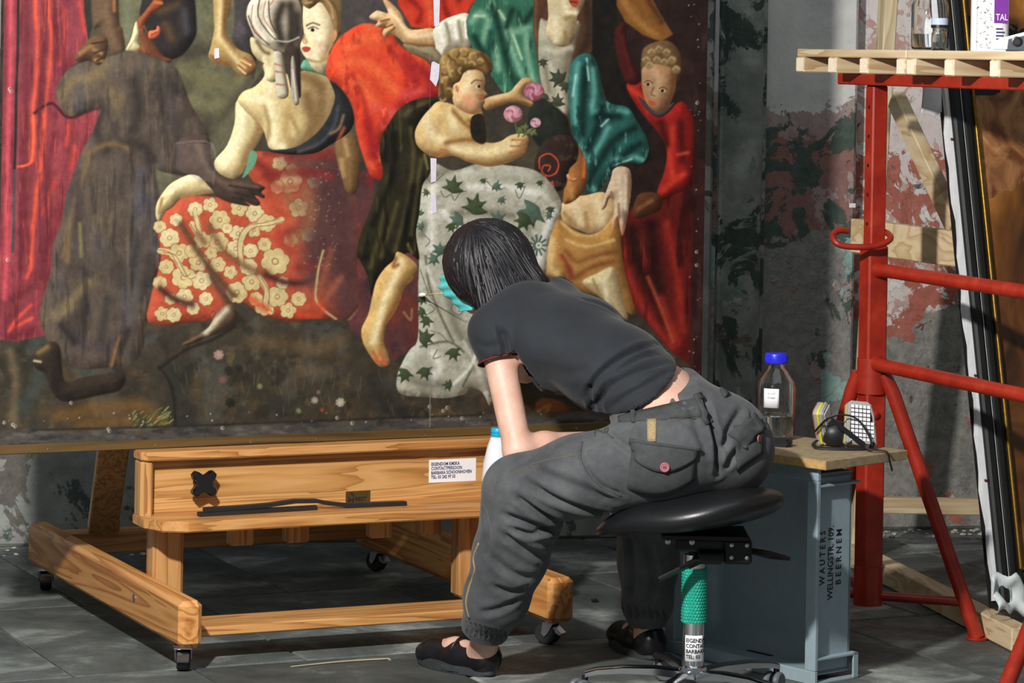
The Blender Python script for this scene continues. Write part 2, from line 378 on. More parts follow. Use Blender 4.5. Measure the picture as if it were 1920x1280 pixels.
# ------------------------------------------------------------------ the painting, leaning face to the room on the easel
PY = .40                                              # its face, in the easel's frame
X0, X1, Z0, Z1 = -.368, 1.695, .536, 2.15
PW, PH = X1 - X0, Z1 - Z0
NXC, NZC = 900, 640
zs = np.concatenate([np.linspace(Z0, 1.79, 560), np.linspace(1.79, Z1, 30)[1:]]); xs = np.linspace(X0, X1, NXC)
GX, GZ = np.meshgrid(xs, zs)
wxp = E0.x + EX.x * GX + EY.x * PY; wyp = E0.y + EX.y * GX + EY.y * PY
_x = wxp / wyp; _z = (GZ - EYE) / wyp
U = (U0 + F * (_x * CR + _z * SR)).astype(np.float32); VV = (V0 - F * (_z * CR - _x * SR)).astype(np.float32)
IMG = np.zeros(U.shape + (3,), np.float32)
def hx(c): c = c.lstrip('#'); return np.array([int(c[i:i + 2], 16) / 255 for i in (0, 2, 4)], np.float32)
rng = np.random.default_rng(5)
def vnoise(pu, pv, scale, seed, sx=1.0, sy=1.0):
    r = np.random.default_rng(seed); g = r.random((64, 64)).astype(np.float32)
    a = pu / scale / sx + seed * 7.1; bb = pv / scale / sy + seed * 3.3
    i = np.floor(a).astype(int); j = np.floor(bb).astype(int); fa = a - i; fb = bb - j
    fa = fa * fa * (3 - 2 * fa); fb = fb * fb * (3 - 2 * fb)
    G = lambda m, n: g[m % 64, n % 64]
    return (G(i, j) * (1 - fa) + G(i + 1, j) * fa) * (1 - fb) + (G(i, j + 1) * (1 - fa) + G(i + 1, j + 1) * fa) * fb
def fbm(pu, pv, scale, seed, octv=4, sx=1.0, sy=1.0):
    s = 0; a = 1; tot = 0
    for k in range(octv): s = s + a * vnoise(pu, pv, scale / 2 ** k, seed + k, sx, sy); tot += a; a *= .55
    return s / tot
COLU = U[280]; ROWV = VV[:, NXC // 2]
def window(pts, pad):
    p = np.asarray(pts, np.float32); lo = p.min(0) - pad - 10; hi = p.max(0) + pad + 10
    c0, c1 = np.searchsorted(COLU, [lo[0] - 14, hi[0] + 14]); rows = np.where((ROWV > lo[1] - 45) & (ROWV < hi[1] + 45))[0]
    if len(rows) == 0 or c1 <= c0: return None
    return slice(rows[0], rows[-1] + 1), slice(c0, c1)
def spline(pts, closed, sub=4):
    p = [np.array(q, np.float32) for q in pts]; n = len(p); o = []
    for i in range(n if closed else n - 1):
        a = [p[(i - 1) % n] if closed or i > 0 else p[0], p[i], p[(i + 1) % n], p[(i + 2) % n] if closed or i + 2 < n else p[-1]]
        for k in range(sub): o.append(cr(*a, k / sub))
    if not closed: o.append(p[-1])
    return np.array(o)
def seg_dist(pu, pv, S, E):
    d = None
    for (ax, ay), (bx, by) in zip(S, E):
        ex, ey = bx - ax, by - ay; q = ex * ex + ey * ey + 1e-6
        t = np.clip(((pu - ax) * ex + (pv - ay) * ey) / q, 0, 1); dd = (pu - ax - t * ex) ** 2 + (pv - ay - t * ey) ** 2
        d = dd if d is None else np.minimum(d, dd)
    return np.sqrt(d)
class Shape:
    def __init__(s, pts, col, soft=1.6, a=1.0, sub=4, curve=True, vol=None):
        q = spline(pts, True, sub) if curve else np.array(pts, np.float32); s.w = window(q, soft)
        if s.w is None: return
        pu, pv = U[s.w], VV[s.w]; S, E = q, np.roll(q, -1, 0); ins = np.zeros(pu.shape, bool)
        for (ax, ay), (bx, by) in zip(S, E):
            if ay == by: continue
            c = ((ay > pv) != (by > pv)) & (pu < (bx - ax) * (pv - ay) / (by - ay) + ax); ins ^= c
        d = seg_dist(pu, pv, S, E); s.m = np.clip(.5 + np.where(ins, d, -d) / max(soft, .8), 0, 1)
        if vol is None: vol = .5 if (curve and soft < 6 and len(pts) > 5) else 0
        c = hx(col)
        if vol and ins.any():
            din = np.where(ins, d, 0); R = min(24.0, float(din.max()) * .95) + .5; sl = 1 - np.clip(din / R, 0, 1)
            sd_ = np.where(ins, d, -d); gr_, gc_ = np.gradient(sd_); ln = np.sqrt(gr_ ** 2 + gc_ ** 2) + 1e-6; ou, ov = -gc_ / ln, gr_ / ln
            f = 1 + vol * sl * (-.62 * ou - .62 * ov) * 1.0 - vol * .42 * sl ** 2
            for _ in range(2): f[1:-1, 1:-1] = (f[1:-1, 1:-1] * 2 + f[:-2, 1:-1] + f[2:, 1:-1] + f[1:-1, :-2] + f[1:-1, 2:]) / 6
            c = np.clip(c * f[..., None] ** np.array([.85, 1.0, 1.1], np.float32), 0, 1)
        s.put(s.m * a, c)
    def put(s, m, col):
        c = hx(col) if isinstance(col, str) else col; IMG[s.w] = IMG[s.w] * (1 - m[..., None]) + c * m[..., None]
    def s(s, strokes, col, wd=6, a=.7, hard=False, sub=3):
        "strokes of the brush that stay inside the shape"
        if s.w is None: return s
        pu, pv = U[s.w], VV[s.w]
        for st in strokes:
            q = spline(st, False, sub) if len(st) > 2 else np.array(st, np.float32)
            d = seg_dist(pu, pv, q[:-1], q[1:]); m = np.clip((wd / 2 - d) / 1.4 + .5, 0, 1) if hard else np.exp(-(d / (wd * .62)) ** 2)
            s.put(m * s.m * min(1, a * 1.22), col)
        return s
    def n(s, col, scale, lo, a=.6, seed=1, sx=1., sy=1.):
        if s.w is None: return s
        f = fbm(U[s.w], VV[s.w], scale, seed, 4, sx, sy); s.put(np.clip((f - lo) * 7, 0, 1) * s.m * a, col); return s
def line(st, col, wd=2, a=1.0, soft=False, sub=4):
    q = spline(st, False, sub) if len(st) > 2 else np.array(st, np.float32); wn = window(q, wd * 2)
    if wn is None: return
    d = seg_dist(U[wn], VV[wn], q[:-1], q[1:]); m = np.exp(-(d / (wd * .62)) ** 2) if soft else np.clip((wd / 2 - d) / 1.2 + .5, 0, 1)
    m = m[..., None] * a; IMG[wn] = IMG[wn] * (1 - m) + hx(col) * m
def dot(x, y, r, col, a=1.0, soft=1.5, ry=None, vol=0):
    ry = ry or r; Shape([(x + r * math.cos(k * .785), y + ry * math.sin(k * .785)) for k in range(8)], col, soft, a, 2, vol=.35 if r > 15 and vol else 0)
def flower(x, y, r, col, line_c, rot=0.0, n=6):
    for rr, c in ((.47, line_c), (.41, col)):
        for k in range(n): a = rot + k * 2 * math.pi / n; dot(x + r * .56 * math.cos(a), y + r * .53 * math.sin(a), r * rr, c, .95, 1.6)
    dot(x, y, r * .5, col, 1, 2); dot(x, y, r * .24, line_c, .8); dot(x, y, r * .17, col)
def leaf(x, y, r, col, rot, n=5):
    pts = []
    for k in range(n * 2):
        a = rot - 1.9 + 3.8 * k / (n * 2 - 1); rr = r * (1.0 if k % 2 else .52) * (1.15 if abs(k - n) < 1.5 else 1); pts.append((x + rr * math.cos(a), y + rr * math.sin(a)))
    pts.append((x - r * .5 * math.cos(rot), y - r * .5 * math.sin(rot))); Shape(pts, col, 1.4, .93, 3, vol=.25)
# ---- what is painted on it: robed figures and children on a dark ground
ALL = [(-60, -500), (1400, -500), (1400, 900), (-60, 900)]
bg = Shape(ALL, '#40392e', 1, curve=False)
bg.n('#5a5238', 60, .55, .5, 3).n('#2c2a26', 90, .55, .6, 8)
# sky-dark background at the top right, and the ground
Shape([(1090, -500), (1400, -500), (1400, 720), (1280, 700), (1180, 420), (1150, 200), (1100, 90)], '#2b1c19', 8, curve=False).n('#3d2824', 70, .5, .5, 4)
gr = Shape([(-60, 600), (200, 640), (420, 590), (560, 600), (690, 610), (790, 560), (960, 600), (1400, 640), (1400, 900), (-60, 900)], '#3d352a', 14, curve=False)
gr.n('#5a4222', 46, .56, .6, 11).n('#4a4a44', 70, .54, .6, 13).n('#26241e', 34, .56, .6, 17).n('#6a5a3c', 24, .66, .5, 19)
gr.s([[(20, 660), (30, 720), (25, 790)]], '#7a6444', 16, .5).s([[(75, 640), (80, 690), (45, 760)], [(130, 640), (160, 690)]], '#3c4640', 26, .6)
gr.s([[(110, 780), (180, 765), (260, 760), (300, 790)], [(150, 795), (240, 790)]], '#6a4a20', 26, .65)
gr.s([[(330, 700), (350, 790)], [(470, 720), (520, 760)], [(700, 730), (760, 790)]], '#2c2c26', 40, .6)
gr.s([[(480, 640), (580, 650), (640, 640)]], '#6b5334', 26, .5).s([[(560, 690), (620, 700)]], '#5c5040', 22, .5)
line([(298, 688), (316, 712), (327, 752), (328, 800)], '#221d18', 5, .8, True)
for k in range(46):
    a = rng.random(4); line([(248 + 70 * a[0], 768 + 34 * a[1]), (253 + 72 * a[0], 764 + 34 * a[1] - 3 * a[2])], ['#6a7a34', '#83914a', '#4c5c2a', '#a8ae70'][k % 4], 2.2, .7)
for k in range(120):
    a = rng.random(5); x = 330 + 560 * a[0]; y = 690 + 105 * a[1]; line([(x, y), (x + 7 * (a[2] - .5), y - 7), (x + 16 * (a[2] - .5), y - 14 - 12 * a[4])], ['#5a5a38', '#38402a', '#6a5a3c', '#4a4030'][k % 4], 1.6, .5, True)
for x, y, r, c in ((410, 665, 9, '#b58a80'), (418, 712, 7, '#7a5048'), (590, 750, 6, '#a89a84'), (638, 754, 8, '#b8ae98'), (597, 735, 4, '#8a6a58'), (604, 768, 4, '#a04a2c'), (487, 724, 5, '#8a9050'), (430, 695, 9, '#26241e'), (447, 690, 7, '#222420'), (432, 755, 9, '#201f1b'), (560, 770, 5, '#7a8a58')):
    dot(x, y, r, c, .75, 4)
    if r > 5:
        for q in range(7): line([(x, y), (x + r * 1.1 * math.cos(q * .9), y + r * math.sin(q * .9))], c, 1.4, .7)
# olive hillside behind the kneeling man and the seated woman
hl = Shape([(160, -500), (480, -500), (500, 120), (450, 190), (430, 270), (395, 300), (390, 340), (300, 370), (280, 250), (220, 60)], '#5b5740', 6, curve=False)
hl.n('#6f6c4a', 40, .5, .6, 21).n('#474030', 50, .55, .6, 23)
hl.s([[(340, 130), (420, 160), (470, 140)], [(360, 190), (430, 200)]], '#6c6642', 22, .6).s([[(390, 230), (380, 300)], [(320, 100), (400, 95)]], '#3c352a', 24, .7).s([[(470, 150), (400, 240)]], '#4a4232', 14, .6)
hl.s([[(232, -60), (238, 40), (232, 90)]], '#6e7052', 22, .7).s([[(370, -40), (376, 60)]], '#686a50', 10, .6).s([[(180, 40), (182, 66)]], '#84895c', 16, .6)
Shape([(255, 40), (262, 62), (258, 78), (264, 92), (250, 97), (236, 94), (246, 72)], '#cbbd8d', 2).s([[(240, 94), (258, 66)]], '#a08a58', 3, .6)
# foreground foot and leg standing on the hill
dk = Shape([(428, -300), (480, -300), (480, 120), (455, 108), (434, 70), (440, 20)], '#3f3836', 5).n('#575058', 40, .5, .5, 5)
lg = Shape([(398, -200), (438, -200), (434, 0), (424, 40), (428, 70), (447, 92), (470, 103), (480, 122), (476, 134), (462, 143), (446, 138), (430, 124), (404, 118), (391, 106), (396, 84), (402, 50), (400, 10)], '#a7854c', 2)
lg.s([[(412, -100), (412, 30), (408, 70)], [(414, 75), (436, 104), (456, 126)]], '#d2b679', 9, .8).s([[(430, -50), (424, 50), (440, 85)]], '#6c4c26', 8, .7).s([[(396, 105), (410, 116), (430, 122)]], '#8a4a24', 6, .6)
lg.s([[(452, 116), (472, 128)], [(458, 108), (477, 120)], [(447, 122), (462, 134)]], '#a44a2a', 2.5, .8).s([[(450, 112), (470, 122)], [(446, 126), (460, 138)]], '#dcbc84', 3, .8)
# red curtain on the left
ct = Shape([(-60, -500), (165, -500), (160, -20), (168, 40), (165, 78), (150, 112), (128, 130), (108, 165), (106, 185), (122, 215), (190, 205), (178, 245), (150, 290), (128, 370), (112, 430), (98, 470), (96, 520), (80, 560), (78, 592), (86, 628), (30, 640), (-60, 630)], '#83303a', 3, curve=False)
ct.n('#a03a3c', 50, .52, .5, 31, .5, 2.5).n('#6c2029', 46, .54, .6, 33, .5, 3)
ct.s([[(66, -300), (66, 0), (71, 80), (67, 160), (61, 205), (63, 260), (60, 300)], [(78, 330), (70, 350), (66, 390), (60, 440), (58, 500)], [(92, -300), (90, 0), (97, 60), (92, 130), (85, 195), (82, 240), (76, 320)]], '#d9492f', 8, .85)
ct.s([[(120, 20), (122, 70), (112, 120)], [(150, 0), (158, 60)], [(128, 235), (125, 270)], [(140, 275), (135, 315)], [(102, 340), (80, 400)]], '#cc3d31', 8, .6)
ct.s([[(46, -200), (50, 120), (46, 280), (44, 420), (40, 500)], [(108, 20), (106, 110)], [(80, 60), (80, 200)], [(104, 250), (88, 330), (92, 420), (78, 520)], [(25, 560), (60, 540)], [(58, 620), (20, 632)]], '#641d27', 14, .6)
ct.s([[(20, -300), (20, 100), (16, 220), (13, 330), (12, 480), (8, 560)]], '#c43f4c', 9, .75).s([[(17, 620), (30, 600), (50, 580), (58, 572)], [(30, 612), (60, 596)], [(50, 520), (57, 505)]], '#dc4232', 6, .8)
ct.s([[(35, -300), (34, 60), (31, 150), (29, 262), (27, 320)]], '#241c20', 5, .9, True).s([[(27, 320), (26, 400), (24, 472)]], '#4a3c44', 6, .9, True)
ct.s([[(63, 214), (80, 200), (98, 194), (110, 204), (124, 218), (140, 219), (160, 210), (186, 202)]], '#3a1218', 5, .85).s([[(62, 215), (63, 260), (60, 300), (48, 310), (34, 312)]], '#e8562c', 4, .9)
ct.n('#58161f', 14, .60, .55, 35, .5, 6).n('#c4483c', 12, .66, .5, 37, .5, 6)
Shape([(152, -500), (165, -500), (170, 20), (172, 50), (166, 82), (158, 20)], '#2c2e26', 3, curve=False)
# standing leg in shadow and the dark-haired man's head
Shape([(166, -300), (222, -300), (222, 10), (230, 55), (234, 95), (214, 104), (200, 80), (186, 52), (172, 20)], '#5f4632', 4).s([[(212, -200), (214, 20)]], '#9a5c2e', 6, .8).s([[(190, -50), (206, 60), (220, 90)]], '#74583c', 14, .6)
hr = Shape([(262, 20), (280, -30), (330, -60), (362, -10), (368, 40), (366, 70), (340, 104), (305, 112), (286, 92), (276, 60), (268, 40)], '#2b2524', 4)
hr.s([[(300, 20), (330, 10)], [(310, 45), (320, 70)]], '#5a4026', 14, .6).s([[(345, 20), (350, 60)]], '#4a4a50', 12, .5)
Shape([(282, 8), (296, -10), (306, 4), (300, 16), (285, 26), (272, 44), (262, 58), (258, 40), (268, 26)], '#8e4424', 3).s([[(290, 4), (304, 6)]], '#c26a38', 5, .8)
Shape([(260, 60), (268, 48), (276, 62), (290, 82), (305, 104), (322, 112), (310, 120), (276, 112), (258, 96), (264, 84)], '#6b3a22', 4).s([[(262, 74), (270, 96)]], '#8a5430', 6, .6)
Shape([(278, 66), (280, 58), (292, 56), (295, 48), (301, 54), (299, 66), (289, 73), (280, 72)], '#cf6038', 1.5).s([[(284, 66), (294, 60)]], '#8a3018', 2.5, .8)
# the man's robe, seen from behind
rb = Shape([(105, 176), (113, 150), (132, 128), (168, 112), (206, 106), (236, 95), (262, 100), (300, 112), (330, 128), (346, 162), (356, 192), (376, 226), (390, 252), (391, 300), (360, 330), (300, 320), (290, 310), (291, 380), (300, 430), (303, 470), (296, 520), (284, 570), (274, 610), (268, 650), (246, 684), (222, 686), (190, 690), (150, 690), (118, 672), (100, 655), (64, 668), (76, 690), (90, 650), (78, 612), (75, 584), (84, 548), (97, 500), (100, 458), (114, 420), (126, 360), (141, 318), (154, 284), (170, 255), (186, 215), (188, 202), (164, 209), (136, 218), (116, 204)], '#51443a', 4)
rb.n('#5f5142', 40, .52, .5, 41, .7, 1.6).n('#3a312d', 46, .55, .6, 43, .7, 1.8)
rb.s([[(115, 180), (140, 150), (190, 140)], [(160, 150), (210, 112)], [(208, 170), (222, 200), (226, 180)]], '#76613f', 16, .65).s([[(128, 205), (165, 196), (190, 190)]], '#40382f', 10, .7)
rb.s([[(250, 150), (262, 200), (250, 240)], [(310, 140), (330, 170)], [(190, 205), (182, 250), (200, 280)], [(230, 270), (270, 275), (284, 300)]], '#332b28', 18, .7)
rb.s([[(262, 320), (262, 420), (250, 520), (245, 600)], [(285, 330), (288, 420), (292, 470)]], '#514b4d', 20, .65).s([[(160, 290), (200, 270), (235, 276), (240, 286)], [(165, 300), (145, 360), (130, 420), (118, 480)], [(130, 440), (126, 490)]], '#745838', 9, .7)
rb.s([[(146, 320), (146, 400), (142, 470)], [(236, 290), (225, 360)], [(150, 500), (175, 520)]], '#463a36', 12, .7).s([[(150, 420), (152, 480)]], '#7c7048', 7, .7).s([[(120, 580), (150, 545), (165, 530)], [(104, 590), (130, 575)]], '#7c6a46', 18, .65).s([[(82, 580), (84, 604)]], '#6d5c42', 8, .7)
rb.s([[(262, 440), (248, 500), (236, 560)], [(280, 480), (268, 560)], [(200, 560), (190, 640)]], '#35302f', 14, .65).s([[(296, 440), (296, 500)]], '#6a4850', 6, .6).s([[(140, 640), (200, 650), (230, 630)]], '#4a3c40', 22, .6).s([[(115, 610), (140, 640)], [(225, 660), (240, 620)]], '#2a2422', 12, .7).s([[(208, 690), (218, 650), (226, 630)]], '#8a5a30', 6, .7)
rb.n('#2b2523', 20, .58, .55, 45, .55, 4).n('#7a6548', 18, .63, .4, 47, .6, 4).n('#4d4a52', 30, .62, .4, 49, .7, 3)
# his raised fist
fs = Shape([(140, 110), (150, 90), (168, 72), (186, 66), (200, 72), (202, 90), (196, 112), (184, 122), (168, 114), (150, 116)], '#5f4028', 3).s([[(150, 100), (172, 84)], [(175, 92), (190, 100)], [(178, 112), (192, 114)]], '#97703f', 6, .7).s([[(172, 82), (196, 78)], [(176, 100), (196, 92)], [(182, 114), (196, 108)]], '#33221a', 3, .8)
# his foot at the lower left, and the shadow it throws
Shape([(60, 668), (78, 650), (96, 640), (112, 650), (116, 690), (124, 716), (160, 706), (230, 700), (226, 730), (180, 742), (120, 752), (96, 730), (84, 700), (66, 690)], '#33271f', 4).s([[(72, 660), (88, 650)]], '#7d6638', 10, .8).s([[(64, 676), (76, 678)]], '#b8a878', 4, .8).s([[(100, 690), (110, 740), (140, 740)]], '#241b18', 14, .7)
# a magenta and brown drape between skirt and child
md = Shape([(640, 330), (700, 320), (700, 400), (780, 480), (790, 560), (782, 650), (760, 660), (730, 680), (690, 640), (660, 620), (640, 560), (630, 450)], '#57302f', 6, curve=False).n('#7a3a36', 40, .5, .6, 51).n('#3e2a30', 36, .55, .6, 53)
md.s([[(660, 330), (690, 300), (702, 340)]], '#8e1f2c', 20, .8).s([[(740, 600), (770, 560), (780, 620)]], '#6e2c24', 24, .6).s([[(652, 560), (664, 580), (650, 600)]], '#9a8058', 8, .7).s([[(757, 585), (770, 600), (772, 580)]], '#a8784c', 4, .6)
# brocade skirt
SK0 = 0; sk = Shape([(468, 286), (520, 286), (580, 286), (632, 272), (642, 310), (658, 350), (672, 400), (676, 450), (668, 500), (676, 560), (660, 590), (640, 600), (590, 598), (540, 602), (492, 588), (450, 562), (436, 560), (440, 585), (420, 596), (360, 604), (300, 610), (276, 598), (282, 560), (293, 520), (302, 480), (296, 430), (304, 404), (322, 384), (350, 368), (410, 370), (450, 384), (480, 356), (462, 318)], '#b9472c', 3)
sk.n('#cc5636', 40, .5, .5, 61)
BR = sk
GOLD = ['#cbb57a', '#c4aa6c', '#d2bf8a', '#bba267']
for x, y, r in ((412, 412, 19), (448, 390, 16), (478, 400, 17), (408, 454, 20), (446, 438, 16), (476, 432, 13), (442, 466, 17), (380, 450, 16), (300, 425, 12), (318, 446, 18), (336, 474, 19), (312, 500, 14), (372, 492, 18), (408, 496, 15), (344, 520, 22), (378, 526, 18), (300, 530, 13), (346, 556, 16), (386, 560, 13), (304, 588, 14), (444, 548, 20), (472, 528, 18), (496, 572, 19), (520, 556, 20), (540, 582, 15), (516, 490, 26), (366, 392, 14), (432, 510, 13), (466, 500, 16), (500, 418, 17), (544, 340, 22), (524, 306, 14), (548, 318, 12), (560, 390, 18), (330, 412, 12), (394, 384, 14), (426, 428, 10), (360, 470, 13), (396, 474, 12), (326, 590, 14), (470, 470, 14), (496, 458, 13), (480, 560, 13), (560, 560, 14), (530, 530, 12), (520, 350, 13), (590, 340, 14), (580, 440, 15), (545, 450, 14), (362, 578, 12), (320, 560, 11)):
    flower(x, y, r * 1.08, GOLD[int(x) % 4], '#8a4a26', x * .3, 5 + int(y) % 3)
for st in ([(455, 500), (450, 466), (456, 440), (472, 424), (500, 420), (528, 412)], [(300, 470), (324, 476), (338, 500), (350, 520), (362, 516)], [(486, 520), (500, 545), (498, 572), (508, 584)], [(360, 420), (374, 440), (366, 400)]):
    line(st, '#cbb880', 11, .95); q = np.array(st) + np.array([5, 2.5]); line([tuple(p) for p in q], '#8a4a26', 1.6, .8); q = np.array(st) - np.array([5, 2.5]); line([tuple(p) for p in q], '#8a4a26', 1.6, .8)
sk.s([[(340, 420), (370, 470), (400, 510), (440, 556)]], '#5c4028', 11, .75).s([[(392, 424), (420, 470), (470, 505), (500, 512)], [(372, 440), (384, 454)]], '#6d4c2c', 13, .6).s([[(500, 516), (540, 530), (580, 528), (590, 520)], [(300, 540), (330, 562), (360, 570)]], '#4a2620', 11, .75)
sk.s([[(430, 566), (410, 540), (398, 518)]], '#4b3a2c', 13, .7)
sk.s([[(620, 300), (610, 380), (600, 440), (590, 520)], [(640, 330), (640, 450), (650, 560)], [(560, 300), (600, 320)]], '#5a3834', 46, .72)
sk.s([[(655, 300), (650, 420), (650, 600)], [(618, 340), (606, 480)]], '#4e3030', 62, .62)
sk.s([[(470, 292), (500, 320), (510, 340)], [(500, 286), (620, 290)], [(500, 330), (560, 322), (620, 330)]], '#7a221e', 16, .6).s([[(508, 355), (560, 350)], [(540, 440), (545, 470), (520, 440)]], '#9a2c22', 18, .5).s([[(560, 500), (600, 500)], [(540, 436), (580, 420)]], '#7a2a22', 16, .5)
sk.s([[(606, 470), (598, 500), (594, 530), (592, 560), (606, 580), (630, 598)]], '#c2aa70', 4, .75).s([[(620, 470), (600, 540)], [(640, 520), (610, 560)]], '#a5543a', 12, .5).s([[(570, 360), (586, 400), (560, 440)], [(540, 370), (556, 390)]], '#8a5e3c', 20, .55)
sk.s([[(560, 590), (600, 592), (600, 570)], [(500, 580), (470, 560)]], '#d8431f', 12, .6)
for k in range(60):
    a = rng.random(3); x = 590 + 60 * a[0] - 20 * a[1]; dot(x, 300 + 200 * a[1], .9 + 1.2 * a[2], '#c8b8a8', .3, 1.5)
# her knee under the skirt's hem
Shape([(342, 644), (370, 628), (392, 612), (404, 590), (420, 574), (436, 570), (446, 590), (440, 606), (420, 620), (380, 636), (350, 648)], '#5e4733', 3).s([[(386, 622), (406, 600), (424, 580)]], '#c8bc9a', 11, .85).s([[(444, 585), (438, 606), (400, 628)]], '#33261e', 8, .8)
line([(395, 586), (403, 582), (402, 592), (392, 598)], '#4a3c2c', 1.4, .8)
line([(300, 690), (350, 655), (400, 636), (440, 612)], '#1e1814', 6, .7, True)
# her back, arms, drape, turban
Shape([(628, 268), (644, 244), (660, 250), (672, 275), (676, 320), (668, 360), (650, 360), (640, 330), (632, 300)], '#7c5a34', 3).s([[(646, 262), (652, 290)], [(640, 300), (644, 330)]], '#b08a50', 8, .7)
ua = Shape([(446, 186), (440, 230), (426, 272), (402, 302), (410, 324), (436, 336), (456, 322), (468, 292), (488, 262), (500, 226), (492, 190)], '#d3bd84', 2)
ua.s([[(452, 200), (450, 250), (430, 290), (416, 310)]], '#e8dbae', 15, .8).s([[(494, 220), (474, 268), (452, 322)], [(480, 220), (492, 240)]], '#94703c', 10, .7)
Shape([(470, 282), (482, 290), (476, 312), (455, 334), (462, 310)], '#5f9474', 2)
fa = Shape([(372, 324), (342, 332), (318, 346), (302, 366), (293, 384), (292, 404), (296, 414), (303, 412), (310, 398), (326, 386), (340, 372), (376, 366), (404, 360), (388, 340)], '#cfb980', 2).s([[(376, 330), (340, 342), (316, 360)]], '#e9deb4', 9, .8).s([[(304, 372), (298, 400)], [(340, 370), (390, 358)]], '#9a7440', 5, .7)
bk = Shape([(494, 120), (496, 142), (478, 162), (456, 172), (446, 190), (466, 214), (490, 236), (500, 262), (506, 278), (530, 282), (566, 274), (604, 252), (624, 224), (634, 188), (628, 160), (604, 138), (574, 132), (540, 140), (520, 118)], '#cdb478', 2)
bk.s([[(470, 182), (500, 188), (510, 215)], [(512, 240), (516, 270), (530, 276)], [(500, 140), (505, 170)]], '#e7d8a8', 19, .8).s([[(540, 200), (536, 250), (550, 270)]], '#a98850', 13, .6).s([[(560, 140), (600, 160), (600, 210), (580, 255)], [(575, 180), (590, 230)]], '#7c5c34', 26, .75).s([[(496, 200), (505, 240), (500, 265)], [(560, 250), (545, 215)]], '#9a7a44', 8, .6).s([[(546, 180), (556, 210)]], '#bda060', 12, .7)
dr = Shape([(618, 150), (638, 164), (652, 184), (662, 208), (664, 228), (652, 250), (624, 268), (594, 286), (556, 290), (524, 288), (504, 282), (546, 278), (576, 264), (604, 238), (622, 206), (628, 178)], '#25282a', 2).s([[(560, 284), (600, 268), (626, 236), (634, 200)]], '#47484a', 6, .7).s([[(620, 250), (636, 240), (644, 216)]], '#8a6a4a', 5, .7).s([[(634, 262), (645, 240)]], '#b24a2c', 6, .7)
nk = Shape([(470, 70), (472, 96), (484, 112), (498, 122), (500, 150), (520, 150), (526, 108), (510, 92), (490, 78)], '#d2bf8a', 2).s([[(494, 110), (504, 140)]], '#e6daac', 8, .7)
tb = Shape([(462, 28), (468, 4), (486, -14), (520, -22), (548, -14), (562, 6), (568, 40), (564, 74), (552, 94), (530, 98), (504, 90), (482, 76), (470, 54)], '#c2b79d', 2)
tb.s([[(530, 10), (520, 40), (528, 80)], [(545, 10), (548, 50), (545, 86)], [(556, 30), (556, 70)]], '#372e26', 17, .9).s([[(478, 6), (474, 40), (496, 76)], [(500, -10), (496, 30), (512, 70)]], '#e6dcc4', 8, .8)
tb.s([[(466, 30), (478, 60), (505, 84)], [(488, -6), (484, 30), (506, 64), (522, 78)], [(504, 2), (506, 36), (518, 62)]], '#3c342c', 2, .85).s([[(474, 10), (472, 44), (492, 72)], [(498, 2), (494, 32), (512, 60)], [(520, -10), (506, 10)]], '#b06450', 2, .7).s([[(518, 76), (540, 78), (560, 70)]], '#c8c0ac', 3, .6)
Shape([(512, 100), (528, 100), (534, 130), (541, 178), (520, 182), (516, 140)], '#bdb298', 1.5).s([[(516, 120), (530, 124)], [(517, 134), (534, 136)], [(519, 158), (538, 160)]], '#a85a48', 3, .7).s([[(530, 104), (534, 140), (542, 178)]], '#5c5242', 5, .7)
Shape([(534, 92), (560, 92), (563, 130), (564, 180), (556, 178), (544, 160)], '#3b3028', 2)
Shape([(546, 110), (552, 110), (556, 150), (561, 192), (550, 194), (546, 160)], '#9a9080', 1.5).s([[(549, 130), (555, 188)]], '#d0c8b4', 2.5, .7)
line([(482, 78), (494, 96), (504, 100)], '#4a3624', 6, .7, True)
# the young face beside her
Shape([(566, 118), (576, 112), (612, 130), (612, 142), (590, 136), (566, 130)], '#5f9a78', 2)
fc = Shape([(578, -30), (606, -30), (626, 20), (630, 52), (626, 82), (616, 100), (620, 122), (606, 138), (588, 130), (576, 112), (566, 98), (563, 86), (566, 76), (570, 66), (568, 44), (568, 20), (570, 0)], '#dbc89a', 1.6)
fc.s([[(590, 20), (596, 60), (598, 90)], [(575, 104), (590, 110)]], '#ebdfb6', 14, .7).s([[(622, 60), (618, 96), (604, 110)], [(570, 70), (575, 78)]], '#b08a54', 7, .7).s([[(600, 84), (606, 92)]], '#d8a078', 10, .5).s([[(577, 112), (600, 116), (615, 104)]], '#a3824e', 5, .7)
hr2 = Shape([(566, 2), (580, -40), (640, -40), (646, 20), (644, 50), (636, 66), (627, 62), (622, 40), (612, 18), (600, 4), (588, 12), (578, 16)], '#8d6c40', 2).s([[(612, -10), (632, 20), (634, 56)], [(580, 0), (598, -6)]], '#5e4426', 6, .6).s([[(600, -10), (620, 10), (624, 34)], [(572, 6), (584, 4)]], '#b8965e', 4, .6)
Shape([(622, 60), (629, 56), (632, 66), (626, 78), (621, 72)], '#bd8458', 1.5)
line([(575, 48), (586, 43), (599, 47)], '#5c4026', 3, .8, True); dot(587, 56, 7, '#d8cdb4', 1, 1.5, 4); dot(586, 56, 3.6, '#2c2018'); line([(578, 54), (587, 50), (597, 54)], '#4a3220', 2, .9)
line([(571, 64), (568, 78), (574, 82)], '#a5743e', 2.5, .8, True); Shape([(566, 90), (574, 87), (583, 90), (578, 97), (570, 97)], '#b63c2a', 1.5)
